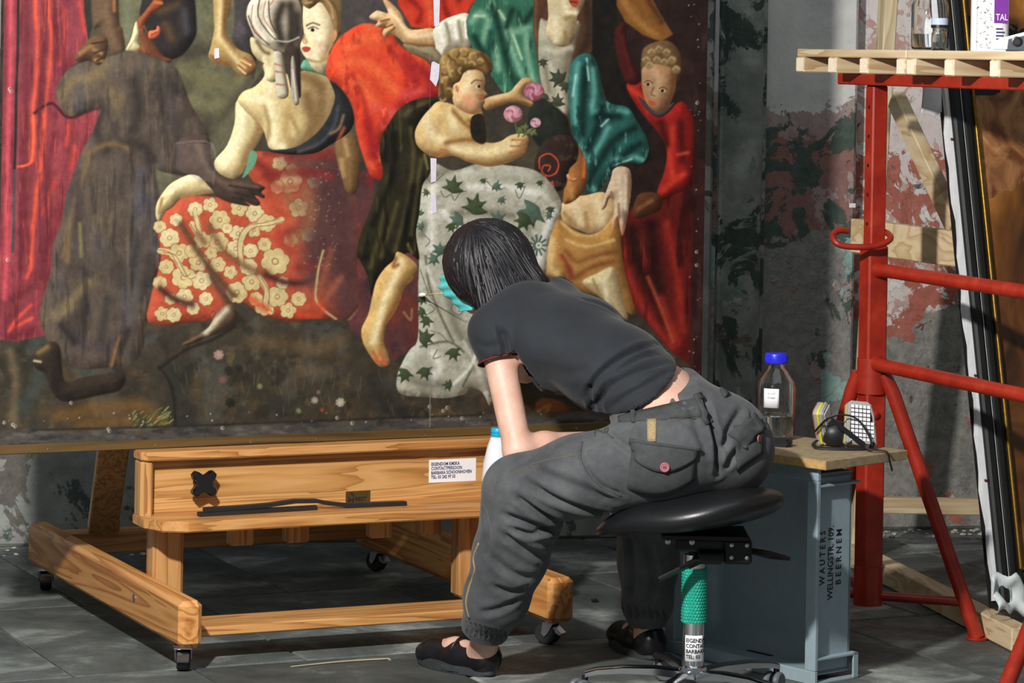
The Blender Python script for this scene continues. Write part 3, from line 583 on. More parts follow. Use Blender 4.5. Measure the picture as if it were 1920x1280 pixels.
# deep grey behind, and the orange red drape
Shape([(646, -300), (760, -300), (760, 60), (700, 55), (660, 60), (640, 72), (640, 20)], '#453e3d', 4, curve=False).n('#5a504c', 50, .5, .5, 7)
od = Shape([(612, 126), (620, 96), (640, 68), (674, 46), (704, 46), (734, 60), (748, 82), (772, 100), (802, 116), (816, 150), (826, 174), (802, 186), (772, 206), (742, 226), (718, 256), (714, 282), (730, 308), (722, 336), (696, 330), (680, 290), (668, 246), (660, 196), (636, 162), (614, 146)], '#d93a1d', 3)
od.n('#ea5227', 44, .5, .5, 71)
od.s([[(650, 90), (690, 70), (720, 74)], [(640, 120), (690, 120), (740, 170)], [(668, 150), (700, 190)]], '#f0622f', 20, .6).s([[(790, 130), (812, 160), (790, 190)], [(760, 110), (780, 160), (750, 200)], [(690, 230), (700, 290)], [(712, 290), (722, 330)]], '#96151d', 20, .65).s([[(700, 200), (740, 214), (720, 235)], [(756, 180), (790, 170)]], '#dc4a44', 14, .5).s([[(730, 90), (760, 130), (762, 160)], [(660, 140), (680, 180), (690, 240)]], '#a8201a', 9, .55)
od.n('#8e1416', 22, .62, .5, 151, .8, 2).n('#f57040', 26, .66, .5, 153)
ur = Shape([(738, -300), (915, -300), (908, -10), (884, 8), (872, 30), (834, 44), (802, 54), (772, 50), (760, 30), (746, 8)], '#cb3019', 3, curve=False).s([[(770, 0), (790, 20), (784, 40)], [(830, 0), (840, 30)], [(880, -30), (860, 0)]], '#8d1712', 10, .7).s([[(800, 0), (810, 40)]], '#e14a26', 14, .6)
hd = Shape([(716, -8), (724, -2), (736, 8), (752, 26), (760, 46), (774, 56), (816, 54), (818, 88), (782, 86), (760, 82), (748, 72), (734, 64), (722, 70), (717, 60), (724, 48), (712, 52), (704, 48), (708, 40), (696, 36), (693, 30), (706, 20), (716, 22), (728, 24), (720, 6)], '#cda06a', 1.6)
hd.s([[(730, 20), (748, 40), (770, 66), (812, 64)], [(700, 30), (714, 24)]], '#e6c796', 8, .8).s([[(714, 40), (730, 36)], [(722, 52), (736, 46)], [(728, 64), (740, 52)], [(760, 82), (812, 86)]], '#7c4a26', 3, .8)
wsv = Shape([(812, 58), (828, 40), (850, 30), (878, 26), (884, 60), (880, 92), (860, 92), (842, 104), (832, 118), (818, 104), (816, 84)], '#cfc6ae', 2).s([[(836, 44), (844, 80), (836, 106)], [(860, 40), (866, 80)]], '#8d8468', 6, .7).s([[(824, 56), (832, 84)], [(850, 40), (856, 70)], [(872, 34), (874, 70)]], '#ece6d4', 6, .8)
Shape([(756, 82), (790, 88), (816, 90), (834, 118), (812, 118), (790, 106), (768, 98)], '#877a58', 3).s([[(770, 92), (810, 106)]], '#6a5a3e', 6, .6)
# the woman in green
Shape([(996, -300), (1120, -300), (1118, 60), (1112, 96), (1098, 104), (1080, 110), (1070, 140), (1010, 120), (1000, 60)], '#573722', 3, curve=False).s([[(1005, 0), (1004, 60), (1012, 110)]], '#7a4c2a', 5, .7).s([[(1100, 0), (1104, 60), (1090, 100)]], '#32231a', 14, .7)
bd = Shape([(1012, 40), (1030, 40), (1086, 40), (1080, 84), (1072, 120), (1066, 160), (1070, 200), (1058, 224), (1042, 210), (1020, 176), (1010, 120)], '#a59c84', 3).s([[(1022, 92), (1046, 96), (1070, 90)], [(1030, 120), (1050, 170), (1054, 210)]], '#c9c0a6', 10, .7).s([[(1066, 100), (1062, 160)], [(1020, 110), (1030, 170)]], '#7c745e', 8, .6)
for x, y, r, ro in ((1018, 116, 11, 1.2), (1048, 148, 20, 3.6), (1060, 160, 14, 1.2), (1045, 192, 16, 4.6), (1024, 182, 10, 2.2)): leaf(x, y, r, '#39402e', ro)
nc = Shape([(1030, -40), (1088, -40), (1098, -10), (1092, 14), (1082, 32), (1080, 60), (1068, 84), (1042, 86), (1024, 66), (1028, 30)], '#c8b283', 2).s([[(1040, 30), (1042, 76)], [(1055, -10), (1062, 22), (1078, 24)]], '#e2d3aa', 12, .8).s([[(1062, 34), (1078, 34), (1080, 60)], [(1060, 60), (1064, 84)]], '#8e7446', 8, .7)
Shape([(1066, -6), (1082, -2), (1086, 6), (1078, 14), (1070, 8)], '#b2402a', 2); line([(1068, 3), (1082, 5)], '#4a1a14', 2, .9)
gd = Shape([(874, 40), (884, 12), (905, -20), (915, -300), (1004, -300), (1000, 10), (1000, 60), (1006, 100), (1012, 150), (1022, 190), (1000, 196), (972, 192), (940, 170), (920, 140), (906, 112), (886, 90), (876, 66)], '#2f6a50', 2, curve=False)
gd.s([[(884, 40), (900, 24), (915, 40), (905, 80)], [(940, 30), (960, 60), (990, 50)], [(950, 60), (970, 120), (990, 170)], [(985, 60), (990, 110), (1000, 150)], [(930, 90), (935, 130)]], '#74a886', 12, .75).s([[(890, 70), (906, 100)], [(925, 10), (940, 70), (955, 130), (975, 175)], [(1000, 20), (985, 40)], [(960, 20), (950, 50)]], '#16382c', 11, .8).s([[(962, 66), (978, 110)], [(890, 30), (908, 30)], [(936, 20), (946, 36)]], '#b0d0a4', 5, .7).s([[(920, 60), (915, 110)], [(970, 150), (990, 190)]], '#1c4a3c', 10, .7)
gd.n('#123026', 16, .60, .6, 141, .7, 3).n('#8cc09a', 14, .66, .55, 143, .6, 3)
dkk = Shape([(1112, -300), (1152, -300), (1158, 60), (1172, 130), (1200, 196), (1222, 240), (1220, 300), (1190, 320), (1180, 260), (1140, 200), (1122, 140), (1110, 100)], '#1b1917', 4, curve=False)
Shape([(1006, 180), (1060, 215), (1070, 250), (1090, 300), (1040, 300), (1000, 260), (990, 220)], '#252b22', 4)
gm = Shape([(1068, 130), (1080, 108), (1096, 100), (1112, 106), (1124, 134), (1132, 180), (1146, 194), (1178, 202), (1196, 230), (1212, 258), (1216, 286), (1204, 306), (1184, 306), (1160, 312), (1140, 336), (1118, 362), (1100, 356), (1096, 316), (1082, 284), (1072, 240), (1066, 190)], '#256058', 2)
gm.s([[(1084, 120), (1078, 180), (1080, 230)], [(1110, 130), (1114, 170), (1110, 200)], [(1112, 210), (1150, 208), (1176, 210)], [(1140, 240), (1125, 270), (1105, 300)], [(1150, 300), (1180, 292), (1206, 300)], [(1104, 330), (1114, 356)]], '#5aa398', 10, .75).s([[(1098, 130), (1094, 190), (1092, 250)], [(1120, 220), (1160, 218)], [(1190, 240), (1150, 264), (1120, 310), (1104, 340)], [(1130, 200), (1120, 240), (1100, 280)], [(1200, 270), (1170, 290)]], '#0c2c28', 13, .8).s([[(1100, 110), (1104, 150)], [(1080, 140), (1074, 180)], [(1150, 310), (1184, 298)], [(1128, 236), (1140, 224)]], '#9ad0c4', 4, .7)
gm.n('#0a2623', 16, .58, .6, 161, .8, 2).n('#7cc4b6', 14, .67, .5, 163, .8, 2)
hw = Shape([(1150, 318), (1164, 312), (1180, 318), (1184, 340), (1182, 370), (1178, 392), (1176, 410), (1172, 430), (1167, 442), (1163, 430), (1160, 410), (1156, 420), (1151, 430), (1148, 416), (1152, 396), (1150, 376), (1142, 372), (1136, 388), (1128, 392), (1132, 374), (1140, 350), (1146, 334)], '#c3a282', 1.6)
# girl seen from behind, dark red robe and the boy
rr = Shape([(1150, 430), (1185, 390), (1240, 370), (1290, 330), (1306, 300), (1400, 300), (1400, 760), (1260, 660), (1200, 590), (1160, 540)], '#651713', 6, curve=False).n('#7d1c16', 44, .5, .6, 81, .6, 2)
rr.s([[(1186, 430), (1200, 500), (1240, 570)], [(1220, 420), (1230, 520), (1250, 600)]], '#2a100e', 22, .75).s([[(1165, 450), (1180, 520), (1220, 600), (1260, 650)], [(1250, 420), (1270, 520), (1280, 620)], [(1240, 560), (1270, 640)]], '#a1241a', 14, .7).s([[(1296, 330), (1300, 500), (1300, 680)]], '#4a1513', 14, .6).s([[(1215, 520), (1240, 580), (1262, 640)]], '#b8442a', 7, .7)
rr.n('#240c0b', 26, .56, .6, 155, .6, 4).n('#a82a1e', 18, .66, .5, 157, .5, 4)
by = Shape([(1174, 160), (1190, 154), (1208, 158), (1224, 196), (1244, 214), (1276, 190), (1296, 212), (1305, 250), (1302, 310), (1290, 350), (1262, 366), (1240, 376), (1232, 360), (1246, 320), (1250, 280), (1236, 250), (1210, 220), (1192, 196)], '#9a1a15', 3).s([[(1180, 166), (1200, 180), (1216, 206)], [(1262, 240), (1256, 290), (1262, 330)], [(1244, 356), (1262, 340), (1282, 326)]], '#d83420', 11, .75).s([[(1276, 230), (1280, 300)], [(1240, 230), (1250, 270)]], '#4e0f0d', 13, .7).s([[(1270, 290), (1290, 286)]], '#e04a2c', 6, .6)
Shape([(1196, 180), (1212, 206), (1236, 220), (1258, 206), (1266, 190), (1256, 196), (1232, 208), (1210, 190)], '#4a3c40', 2)
Shape([(1150, -300), (1230, -300), (1224, 0), (1240, 30), (1262, 64), (1240, 78), (1206, 66), (1172, 40), (1156, 10)], '#83501f', 4, curve=False).s([[(1170, 0), (1196, 40), (1230, 66)]], '#a8702f', 14, .7).s([[(1216, 0), (1240, 40)]], '#4e2e16', 10, .7)
Shape([(1152, 60), (1172, 44), (1176, 90), (1200, 150), (1176, 156), (1160, 120)], '#481716', 4).s([[(1166, 70), (1184, 140)]], '#611c1a', 8, .6)
bh = Shape([(1202, 116), (1206, 92), (1224, 80), (1250, 76), (1268, 88), (1278, 112), (1276, 150), (1262, 160), (1220, 156), (1204, 140)], '#6d4e2e', 3)
bf = Shape([(1206, 126), (1232, 120), (1258, 128), (1268, 150), (1264, 176), (1250, 204), (1232, 210), (1214, 196), (1205, 172), (1203, 148)], '#a9794f', 2).s([[(1222, 132), (1236, 150), (1226, 176)]], '#c9a078', 14, .7).s([[(1262, 140), (1260, 190), (1240, 208)]], '#6d4326', 10, .7).s([[(1212, 184), (1224, 196)]], '#c4784a', 9, .5)
for x, y in ((1212, 112), (1222, 98), (1236, 92), (1250, 98), (1260, 112), (1232, 112), (1246, 116), (1218, 122), (1268, 130)): dot(x, y, 8, '#8e7046', .8, 4); line([(x - 6, y), (x - 1, y - 5), (x + 5, y - 1)], '#c8ac78', 3, .6, True)
for x, y in ((1216, 158), (1243, 170)): dot(x, y, 5.5, '#c8b090', .8, 2, 3.5); dot(x - 1, y, 3, '#2a1c14'); line([(x - 7, y - 4), (x, y - 7), (x + 7, y - 2)], '#5a3820', 2, .8)
line([(1226, 164), (1221, 176), (1228, 180)], '#7c4c2c', 2.5, .8, True); Shape([(1215, 188), (1224, 190), (1230, 196), (1220, 198)], '#b84c30', 1.5)
Shape([(1186, 400), (1196, 366), (1220, 360), (1240, 368), (1238, 392), (1214, 404), (1196, 410)], '#5a321b', 3).s([[(1196, 392), (1222, 376)]], '#8a5a30', 7, .7)
gb = Shape([(1050, 388), (1068, 370), (1098, 366), (1130, 360), (1150, 376), (1160, 396), (1152, 420), (1140, 440), (1110, 440), (1078, 428), (1054, 416)], '#d3ae77', 2).s([[(1076, 384), (1090, 416)], [(1120, 376), (1128, 410)]], '#ead2a0', 16, .7).s([[(1098, 400), (1102, 436)], [(1058, 400), (1080, 424)]], '#a47a42', 8, .6)
dy = Shape([(1048, 396), (1056, 414), (1078, 432), (1108, 440), (1132, 428), (1148, 404), (1156, 390), (1162, 420), (1166, 470), (1174, 520), (1190, 590), (1140, 560), (1090, 545), (1060, 520), (1028, 518), (1020, 500), (1024, 470), (1030, 430)], '#b27c3a', 2)
dy.s([[(1052, 416), (1082, 440), (1120, 438), (1146, 412)], [(1062, 450), (1100, 462), (1150, 450)], [(1080, 490), (1130, 480)]], '#d9b064', 6, .7).s([[(1062, 470), (1080, 490), (1110, 482), (1160, 470)], [(1080, 520), (1110, 500), (1150, 490)], [(1064, 500), (1070, 520)]], '#854a20', 9, .65).s([[(1034, 450), (1032, 500), (1044, 512)]], '#e0b878', 14, .75).s([[(1054, 480), (1066, 500), (1072, 520)]], '#8c3324', 8, .7)
Shape([(1092, 530), (1120, 512), (1148, 500), (1160, 520), (1168, 560), (1176, 600), (1130, 560)], '#c9b280', 4).s([[(1130, 520), (1140, 570)]], '#ded0a4', 10, .7).s([[(1112, 524), (1128, 560)]], '#9a7a44', 5, .6)
gn = Shape([(1062, 300), (1082, 272), (1094, 290), (1101, 316), (1099, 346), (1088, 366), (1070, 380), (1056, 380), (1058, 350)], '#a3632c', 2).s([[(1096, 296), (1094, 330)]], '#c8682c', 6, .8).s([[(1068, 340), (1072, 370)]], '#c28a48', 10, .6)
gh = Shape([(1002, 318), (1006, 290), (1020, 266), (1044, 254), (1070, 256), (1084, 272), (1082, 300), (1068, 316), (1064, 336), (1058, 352), (1040, 360), (1026, 356), (1012, 340)], '#33241f', 3).n('#55402f', 12, .55, .6, 91)
for st in ([(1012, 316), (1012, 296), (1030, 288), (1046, 302), (1044, 322), (1028, 330), (1016, 322), (1020, 310), (1032, 312), (1028, 320)], [(1022, 330), (1030, 350), (1036, 340), (1040, 370)]): line(st, '#d2452a', 3, .9)
Shape([(1062, 328), (1068, 326), (1074, 334), (1082, 334), (1078, 340), (1066, 338)], '#d28a58', 1.4)
hw.s([[(1160, 330), (1164, 370), (1158, 400)], [(1172, 330), (1172, 390)]], '#dfc6a4', 9, .7).s([[(1180, 330), (1178, 400)], [(1160, 380), (1162, 408)]], '#8e6444', 4, .7).s([[(1152, 424), (1156, 410)], [(1166, 436), (1170, 420)], [(1132, 386), (1136, 376)]], '#c4683c', 3, .6); IMG[hw.w] = IMG[hw.w] * (1 - hw.m[..., None]) + (hx('#c3a282') * .4 + IMG[hw.w] * .6) * hw.m[..., None]
Shape([(1150, 318), (1164, 312), (1180, 318), (1184, 340), (1182, 370), (1178, 392), (1176, 410), (1172, 430), (1167, 442), (1163, 430), (1160, 410), (1156, 420), (1151, 430), (1148, 416), (1152, 396), (1150, 376), (1142, 372), (1136, 388), (1128, 392), (1132, 374), (1140, 350), (1146, 334)], '#c3a282', 1.6).s([[(1160, 330), (1164, 370), (1158, 400)], [(1172, 330), (1172, 390)]], '#e0c9a8', 9, .7).s([[(1180, 330), (1178, 400)], [(1160, 382), (1161, 406)], [(1150, 372), (1146, 360)]], '#8e6444', 4, .7).s([[(1152, 424), (1154, 412)], [(1166, 438), (1169, 424)]], '#c4683c', 4, .7)
# the white damask cloth with green leaves
wdk = Shape([(788, 340), (800, 318), (816, 306), (850, 320), (900, 306), (950, 310), (1000, 318), (1030, 340), (1050, 372), (1052, 396), (1036, 430), (1026, 470), (1022, 520), (1000, 560), (940, 640), (925, 700), (920, 760), (905, 736), (886, 728), (872, 738), (836, 746), (796, 744), (756, 740), (744, 726), (746, 700), (756, 676), (768, 656), (782, 640), (785, 600), (784, 540), (786, 490), (780, 450), (778, 410)], '#a5a18c', 2)
wdk.n('#bbb8a6', 30, .5, .5, 95).s([[(812, 350), (806, 420), (812, 480)], [(880, 350), (960, 352), (1020, 366)], [(1040, 390), (1020, 440), (1010, 490)], [(810, 660), (826, 690), (815, 700)], [(800, 590), (806, 640)], [(834, 400), (860, 420)]], '#dcdacd', 14, .7)
wdk.s([[(850, 400), (900, 396), (960, 404)], [(990, 410), (980, 450)], [(838, 520), (850, 600), (870, 640)], [(790, 340), (840, 318), (900, 300)], [(820, 300), (860, 312)], [(796, 420), (790, 440)], [(840, 720), (800, 720), (770, 712)], [(880, 640), (890, 690)]], '#6e6a58', 13, .6)
wdk.s([[(798, 480), (806, 540), (830, 600), (850, 640)], [(900, 660), (868, 724)], [(788, 650), (840, 640), (870, 660)]], '#5b5a48', 4, .75).s([[(870, 640), (900, 700)], [(760, 690), (775, 655)]], '#c4c1b0', 6, .6).s([[(800, 500), (816, 540)], [(850, 720), (880, 690), (894, 660)]], '#d8d6c6', 6, .7)
wdk.n('#807c6a', 18, .60, .4, 165).n('#d8d6ca', 20, .66, .4, 167)
LF = '#3b4a2c'
for x, y, r, ro in ((849, 352, 22, -1.6), (890, 390, 26, -1.57), (860, 412, 19, 2.4), (932, 412, 18, -.8), (826, 470, 17, 3.6), (814, 485, 14, 2.2), (1000, 398, 30, 2.2), (984, 412, 22, 2.0), (930, 348, 12, .4), (975, 346, 10, 1.2), (906, 338, 8, 1), (940, 374, 10, .6), (1032, 392, 10, 1.2), (1030, 404, 9, 2.0), (792, 560, 13, 2.4), (800, 600, 15, 1.8), (792, 584, 12, 2.2), (795, 634, 20, -.6), (760, 700, 18, 1.8), (796, 696, 17, 1.0), (850, 660, 17, 1), (842, 722, 12, 3), (846, 424, 12, 1), (788, 400, 9, 4), (1012, 342, 8, 1), (800, 360, 9, 2), (790, 425, 10, 3)): leaf(x, y, r, LF if (x + y) % 3 else '#4a6250', ro, 5)
for k in range(11): line([(1008, 460), (1008 + 17 * math.cos(k * .571), 460 + 19 * math.sin(k * .571))], '#3b5a50', 4, .85)
dot(1010, 460, 6, '#c8c4ae'); dot(1010, 460, 2, '#6a6858')
for st in ([(826, 358), (834, 370), (846, 364), (852, 376), (862, 362), (874, 358)], [(914, 340), (930, 356), (946, 352)], [(800, 330), (810, 344), (832, 326)], [(795, 440), (806, 452), (798, 462)], [(806, 570), (815, 580), (800, 590)], [(820, 655), (812, 672), (826, 668)], [(808, 620), (826, 626), (838, 640)], [(788, 505), (800, 540), (808, 560)], [(966, 356), (974, 372), (985, 348)], [(854, 560), (846, 580), (862, 590), (872, 575)]): line(st, '#4a4a3a', 1.6, .8)
# standing child with roses
cg = Shape([(748, 204), (776, 188), (806, 182), (826, 188), (806, 202), (786, 228), (782, 256), (796, 286), (810, 300), (806, 326), (792, 348), (786, 400), (780, 440), (786, 486), (766, 474), (744, 484), (718, 506), (702, 536), (696, 556), (690, 520), (676, 490), (669, 476), (674, 446), (690, 404), (704, 364), (718, 326), (712, 288), (716, 256), (730, 230)], '#2a2618', 2)
cg.s([[(760, 215), (776, 200), (800, 192)], [(770, 240), (775, 300), (760, 400), (740, 470)], [(728, 330), (715, 420), (695, 500)], [(790, 300), (780, 360), (770, 440)], [(745, 380), (715, 480)]], '#544a26', 8, .65).s([[(740, 250), (738, 320), (700, 420)], [(776, 350), (755, 460)], [(725, 240), (722, 300)]], '#15130d', 12, .7).s([[(796, 290), (802, 316)], [(765, 458), (772, 474)]], '#8a783c', 5, .6)
cg.n('#12100a', 18, .58, .6, 145, .7, 4).n('#5c5028', 14, .66, .5, 147, .6, 4)
cb = Shape([(822, 190), (806, 204), (788, 226), (778, 248), (782, 272), (800, 288), (824, 296), (850, 292), (880, 304), (916, 312), (950, 306), (970, 298), (984, 290), (990, 272), (990, 256), (976, 250), (956, 254), (940, 264), (920, 268), (902, 260), (906, 230), (902, 206), (876, 204), (850, 196)], '#cba668', 2)
cb.s([[(800, 220), (806, 250), (830, 262)], [(850, 276), (890, 284), (930, 282), (960, 270)], [(846, 214), (852, 240)]], '#e9d29c', 16, .75).s([[(800, 286), (850, 296), (910, 310), (960, 304)], [(850, 208), (870, 230), (896, 250)], [(836, 268), (870, 262), (910, 262)], [(880, 226), (894, 240)]], '#8a5a28', 8, .65).s([[(824, 292), (840, 284), (826, 280)], [(960, 262), (984, 262)], [(958, 274), (986, 274)], [(956, 286), (982, 284)]], '#b2683a', 3.5, .7)
Shape([(884, 220), (906, 216), (912, 260), (902, 270), (884, 256)], '#262018', 3)
c1 = Shape([(908, 186), (930, 178), (956, 172), (968, 158), (982, 146), (996, 148), (1000, 158), (986, 164), (982, 180), (1000, 192), (994, 200), (968, 192), (944, 196), (916, 206), (906, 200)], '#bd9058', 2).s([[(920, 184), (950, 176), (976, 154)]], '#e0c08a', 6, .7).s([[(916, 204), (960, 192), (990, 196)]], '#6e4422', 6, .7)
cf = Shape([(862, 116), (890, 124), (906, 138), (910, 154), (908, 168), (914, 178), (908, 184), (909, 192), (904, 200), (900, 210), (884, 214), (864, 206), (850, 192), (848, 160), (852, 130)], '#d6ab74', 1.6)
cf.s([[(872, 126), (880, 150), (870, 170)]], '#ecd3a2', 14, .7).s([[(876, 186), (884, 192)]], '#e08a62', 16, .6).s([[(862, 204), (886, 214), (900, 206)]], '#a86a36', 5, .7).s([[(906, 182), (900, 186)]], '#b2402c', 3, .9)
line([(884, 156), (892, 150), (904, 152)], '#6a4424', 2.6, .8, True); dot(896, 162, 5, '#d8cdb4', .9, 1.6, 3.5); dot(898, 162, 3, '#241a14'); line([(900, 170), (908, 178), (902, 182)], '#a8683a', 2, .7, True); dot(857, 166, 5, '#d49868', 1, 2, 7); line([(856, 162), (858, 172)], '#8a4a24', 2, .7)
chh = Shape([(824, 150), (822, 120), (836, 98), (866, 88), (896, 94), (918, 108), (924, 128), (914, 140), (898, 132), (884, 130), (870, 136), (862, 152), (850, 160), (848, 184), (834, 192), (822, 182)], '#8d6a36', 2).s([[(904, 102), (918, 122)], [(828, 160), (832, 186)]], '#4a3218', 9, .7)
for x, y, r in ((836, 112, 9), (852, 100, 9), (870, 98, 9), (888, 106, 9), (846, 120, 9), (866, 116, 9), (884, 122, 8), (834, 132, 9), (850, 138, 8), (836, 152, 9), (842, 172, 8), (830, 184, 6), (900, 116, 7), (866, 132, 7)): ro_ = (x * 7 + y * 3) % 6.28; line([(x + r * .8 * math.cos(ro_ + q), y + r * .8 * math.sin(ro_ + q)) for q in (0, .7, 1.4, 2.1)], '#c8a462', 4, .7, True); line([(x + r * math.cos(ro_ + q), y + r * math.sin(ro_ + q)) for q in (3, 3.7, 4.4)], '#54391c', 3.5, .7, True)
for x, y, r, c in ((1001, 172, 20, '#a8566c'), (962, 214, 18, '#c8808c'), (1004, 230, 10, '#c69aa2')):
    dot(x, y, r, c, 1, 2, r * .9, 1)
    for q in range(7): a = q * .9; line([(x + r * .75 * math.cos(a), y + r * .7 * math.sin(a)), (x + r * .5 * math.cos(a + .6), y + r * .45 * math.sin(a + .6)), (x + r * .2 * math.cos(a + 1.2), y + r * .2 * math.sin(a + 1.2))], ['#dca0ac', '#8a3c54', '#e8c2c4'][q % 3], 3.5, .6, True)
for st in ([(966, 232), (970, 250)], [(978, 236), (972, 256)], [(1000, 240), (980, 256)], [(986, 232), (984, 250)]): line(st, '#5c6a34', 3, .9)
for x, y, ro in ((984, 238, 1), (992, 246, .4), (976, 244, 2), (1000, 248, .2)): leaf(x, y, 8, '#6a7440', ro, 3)
cl = Shape([(744, 472), (760, 478), (778, 492), (783, 506), (772, 526), (758, 540), (750, 566), (736, 592), (724, 612), (720, 640), (727, 664), (731, 682), (716, 688), (704, 680), (690, 660), (680, 640), (678, 616), (690, 590), (698, 556), (706, 526), (722, 502), (738, 488)], '#c69a55', 2).s([[(752, 490), (740, 520), (722, 560), (708, 610), (700, 640)]], '#ecd8a2', 14, .75).s([[(772, 520), (750, 560), (728, 604)], [(742, 484), (738, 500), (746, 496)]], '#8a5426', 7, .7).s([[(704, 676), (724, 682)], [(700, 660), (710, 678)], [(714, 660), (722, 680)]], '#cc5a30', 5, .7)
# the man's outstretched arm and hand over her skirt, with a square of facing tissue
am = Shape([(336, 262), (388, 256), (396, 290), (402, 318), (430, 334), (462, 338), (488, 346), (497, 352), (490, 360), (496, 366), (494, 372), (478, 366), (488, 380), (480, 386), (456, 376), (468, 386), (440, 382), (412, 372), (396, 354), (372, 330), (340, 320)], '#4b3931', 2)
am.s([[(370, 270), (392, 320), (430, 350)]], '#6a5444', 10, .6).s([[(430, 348), (490, 358)], [(440, 360), (484, 374)], [(436, 370), (468, 382)]], '#2c211c', 2.5, .8).s([[(436, 342), (484, 350)]], '#6c4e36', 4, .7)
Shape([(329, 268), (398, 270), (400, 342), (372, 338), (330, 316)], '#8f807c', 2, .26, curve=False)
line([(330, 268), (398, 270), (400, 344)], '#a89c98', 3, .3, True)
# figure's foot at lower right behind the restorer
Shape([(1004, 756), (1020, 746), (1050, 752), (1072, 770), (1060, 788), (1020, 784), (1006, 776)], '#8e4a22', 4).s([[(1010, 770), (1030, 760), (1020, 778)]], '#d07a34', 6, .7)
# worn edges: lower margin, right margin, holes, cracks, a joint between two boards
bt = Shape([(-60, 809), (300, 800), (620, 788), (900, 778), (1400, 758), (1400, 900), (-60, 900)], '#4a4742', 5, .8, curve=False).n('#6a6460', 18, .52, .6, 5, 3).n('#2a2826', 14, .55, .6, 8, 3).n('#6a4a2c', 26, .62, .6, 9, 2)
line([(60, 806), (300, 800), (620, 788), (900, 778)], '#1c1a16', 4, .6, True)
Shape([(1302, -500), (1400, -500), (1400, 900), (1290, 900), (1300, 400)], '#2b1a18', 5, .8, curve=False).n('#4a302c', 14, .55, .5, 6, 1, 4)
line([(806, -400), (806, 400), (806, 800)], '#9a8f86', 1.2, .35); line([(807, 690), (806, 800)], '#8a867c', 2, .6)
for x, y in ((18, 167), (20, 171), (14, 487), (8, 792), (28, 799), (24, 796), (205, 808), (203, 804), (417, 802), (660, 793), (866, 784), (1307, 193), (1306, 472), (1306, 497), (133, 755), (632, 783), (831, 770), (838, 764), (805, 762)):
    dot(x, y, 3.2, '#cfc6b8', .75, 2.4); dot(x + 1, y, 1.5, '#15120f', .9, 1.2)
for k in range(60):
    a = rng.random(3); x = [1290 + 24 * a[0], 1295 * a[0]][k % 2]; y = [800 * a[1], 792 - 20 * a[1]][k % 2]; dot(x, y, .8 + a[2], '#cfc8bc', .6, 1.2)
# canvas weave, varnish haze
IMG *= (0.92 + .16 * fbm(U, VV, 5, 2, 2))[..., None]; IMG *= (0.92 + .16 * fbm(U, VV, 34, 4, 3))[..., None]; IMG = IMG + (fbm(U, VV, 16, 9, 3)[..., None] - .5) * np.array([.07, .055, .04], np.float32)
_g = IMG.mean(-1, keepdims=True); IMG = np.clip(_g + (IMG - _g) * .86, 0, 1); IMG = np.clip(IMG * .97 - .008, 0, 1)
lin_img = np.where(IMG <= .04045, IMG / 12.92, ((IMG + .055) / 1.055) ** 2.4)
def grid_mesh(name, gx, gz, col):
    nz, nx = gx.shape; co = np.stack([gx, np.full_like(gx, PY), gz], -1).reshape(-1, 3).astype(np.float32)
    i = np.arange(nz * nx).reshape(nz, nx); q = np.stack([i[:-1, :-1], i[:-1, 1:], i[1:, 1:], i[1:, :-1]], -1).reshape(-1, 4)
    me = bpy.data.meshes.new(name); me.vertices.add(len(co)); me.vertices.foreach_set('co', co.ravel())
    me.loops.add(q.size); me.loops.foreach_set('vertex_index', q.ravel().astype(np.int32)); me.polygons.add(len(q))
    me.polygons.foreach_set('loop_start', np.arange(0, q.size, 4, dtype=np.int32)); me.update(calc_edges=True)
    at = me.color_attributes.new('paint', 'FLOAT_COLOR', 'POINT'); c4 = np.ones((len(co), 4), np.float32); c4[:, :3] = col.reshape(-1, 3); at.data.foreach_set('color', c4.ravel())
    return me
t = NT('oil_paint'); an = t.n('ShaderNodeAttribute', attribute_name='paint'); v = t.tc(); fn = t.noise(v, 260, 4, .7)
hsv = t.n('ShaderNodeHueSaturation'); t.l(an.outputs['Color'], hsv.inputs['Color']); t.l(t.math('ADD', t.math('MULTIPLY', fn, .36), .82), hsv.inputs['Value'])
t.base(hsv.outputs['Color']); t.b.inputs['Roughness'].default_value = .42; t.b.inputs['Specular IOR Level'].default_value = .3; t.bump(fn, .08, .002)
painting = empty('oil_painting', E0, YAW, 'large unframed old oil painting of robed figures and children resting on the easel', 'painting')
link('painted_face', grid_mesh('painted_face', GX, GZ, lin_img), t.m, painting)
DARKW = wood('batten', ['#33230e', '#4e3818', '#604822', '#55401c'], 0, 9, .5, 2)
box('wooden_support', (X0, PY + .001, Z0), (X1, PY + .032, Z1), wood('old_panel', ['#2a2018', '#43332a', '#574236'], 0, 6, .8, 3), painting, .001)
bt_ = box('edge_batten', (X0 - .004, PY - .006, .512), (X1 + .004, PY + .034, Z0), DARKW, painting, .002)
for u, v in ((292, 834), (593, 823), (797, 815), (90, 842), (1080, 803), (470, 828)):
    q = loc_e(onplane(u, v, E0 + EY * (PY - .006), EY)); obj('screw', lathe(bmesh.new(), [(.0034, 0), (.003, .0012), (.001, .0016)], 10, basis((q.x, PY - .006, q.z), (1, 0, 0), (0, 0, 1))), STEEL, bt_)
TISS = plain('facing_tissue', '#cfc8d4', .8, var=.06, scale=90)
def tissue(pts):
    b = bmesh.new(); q = [loc_e(onplane(u, v, E0 + EY * PY, EY)) for u, v in pts]
    prism(b, [(p.x, p.z) for p in q][::-1], 0, .0012, Matrix(((1, 0, 0, 0), (0, 0, -1, PY - .0002), (0, 1, 0, 0), (0, 0, 0, 1)))); o = obj('tissue_patch', b, TISS, painting); o['label'] = 'white strip of facing tissue glued over the joint'
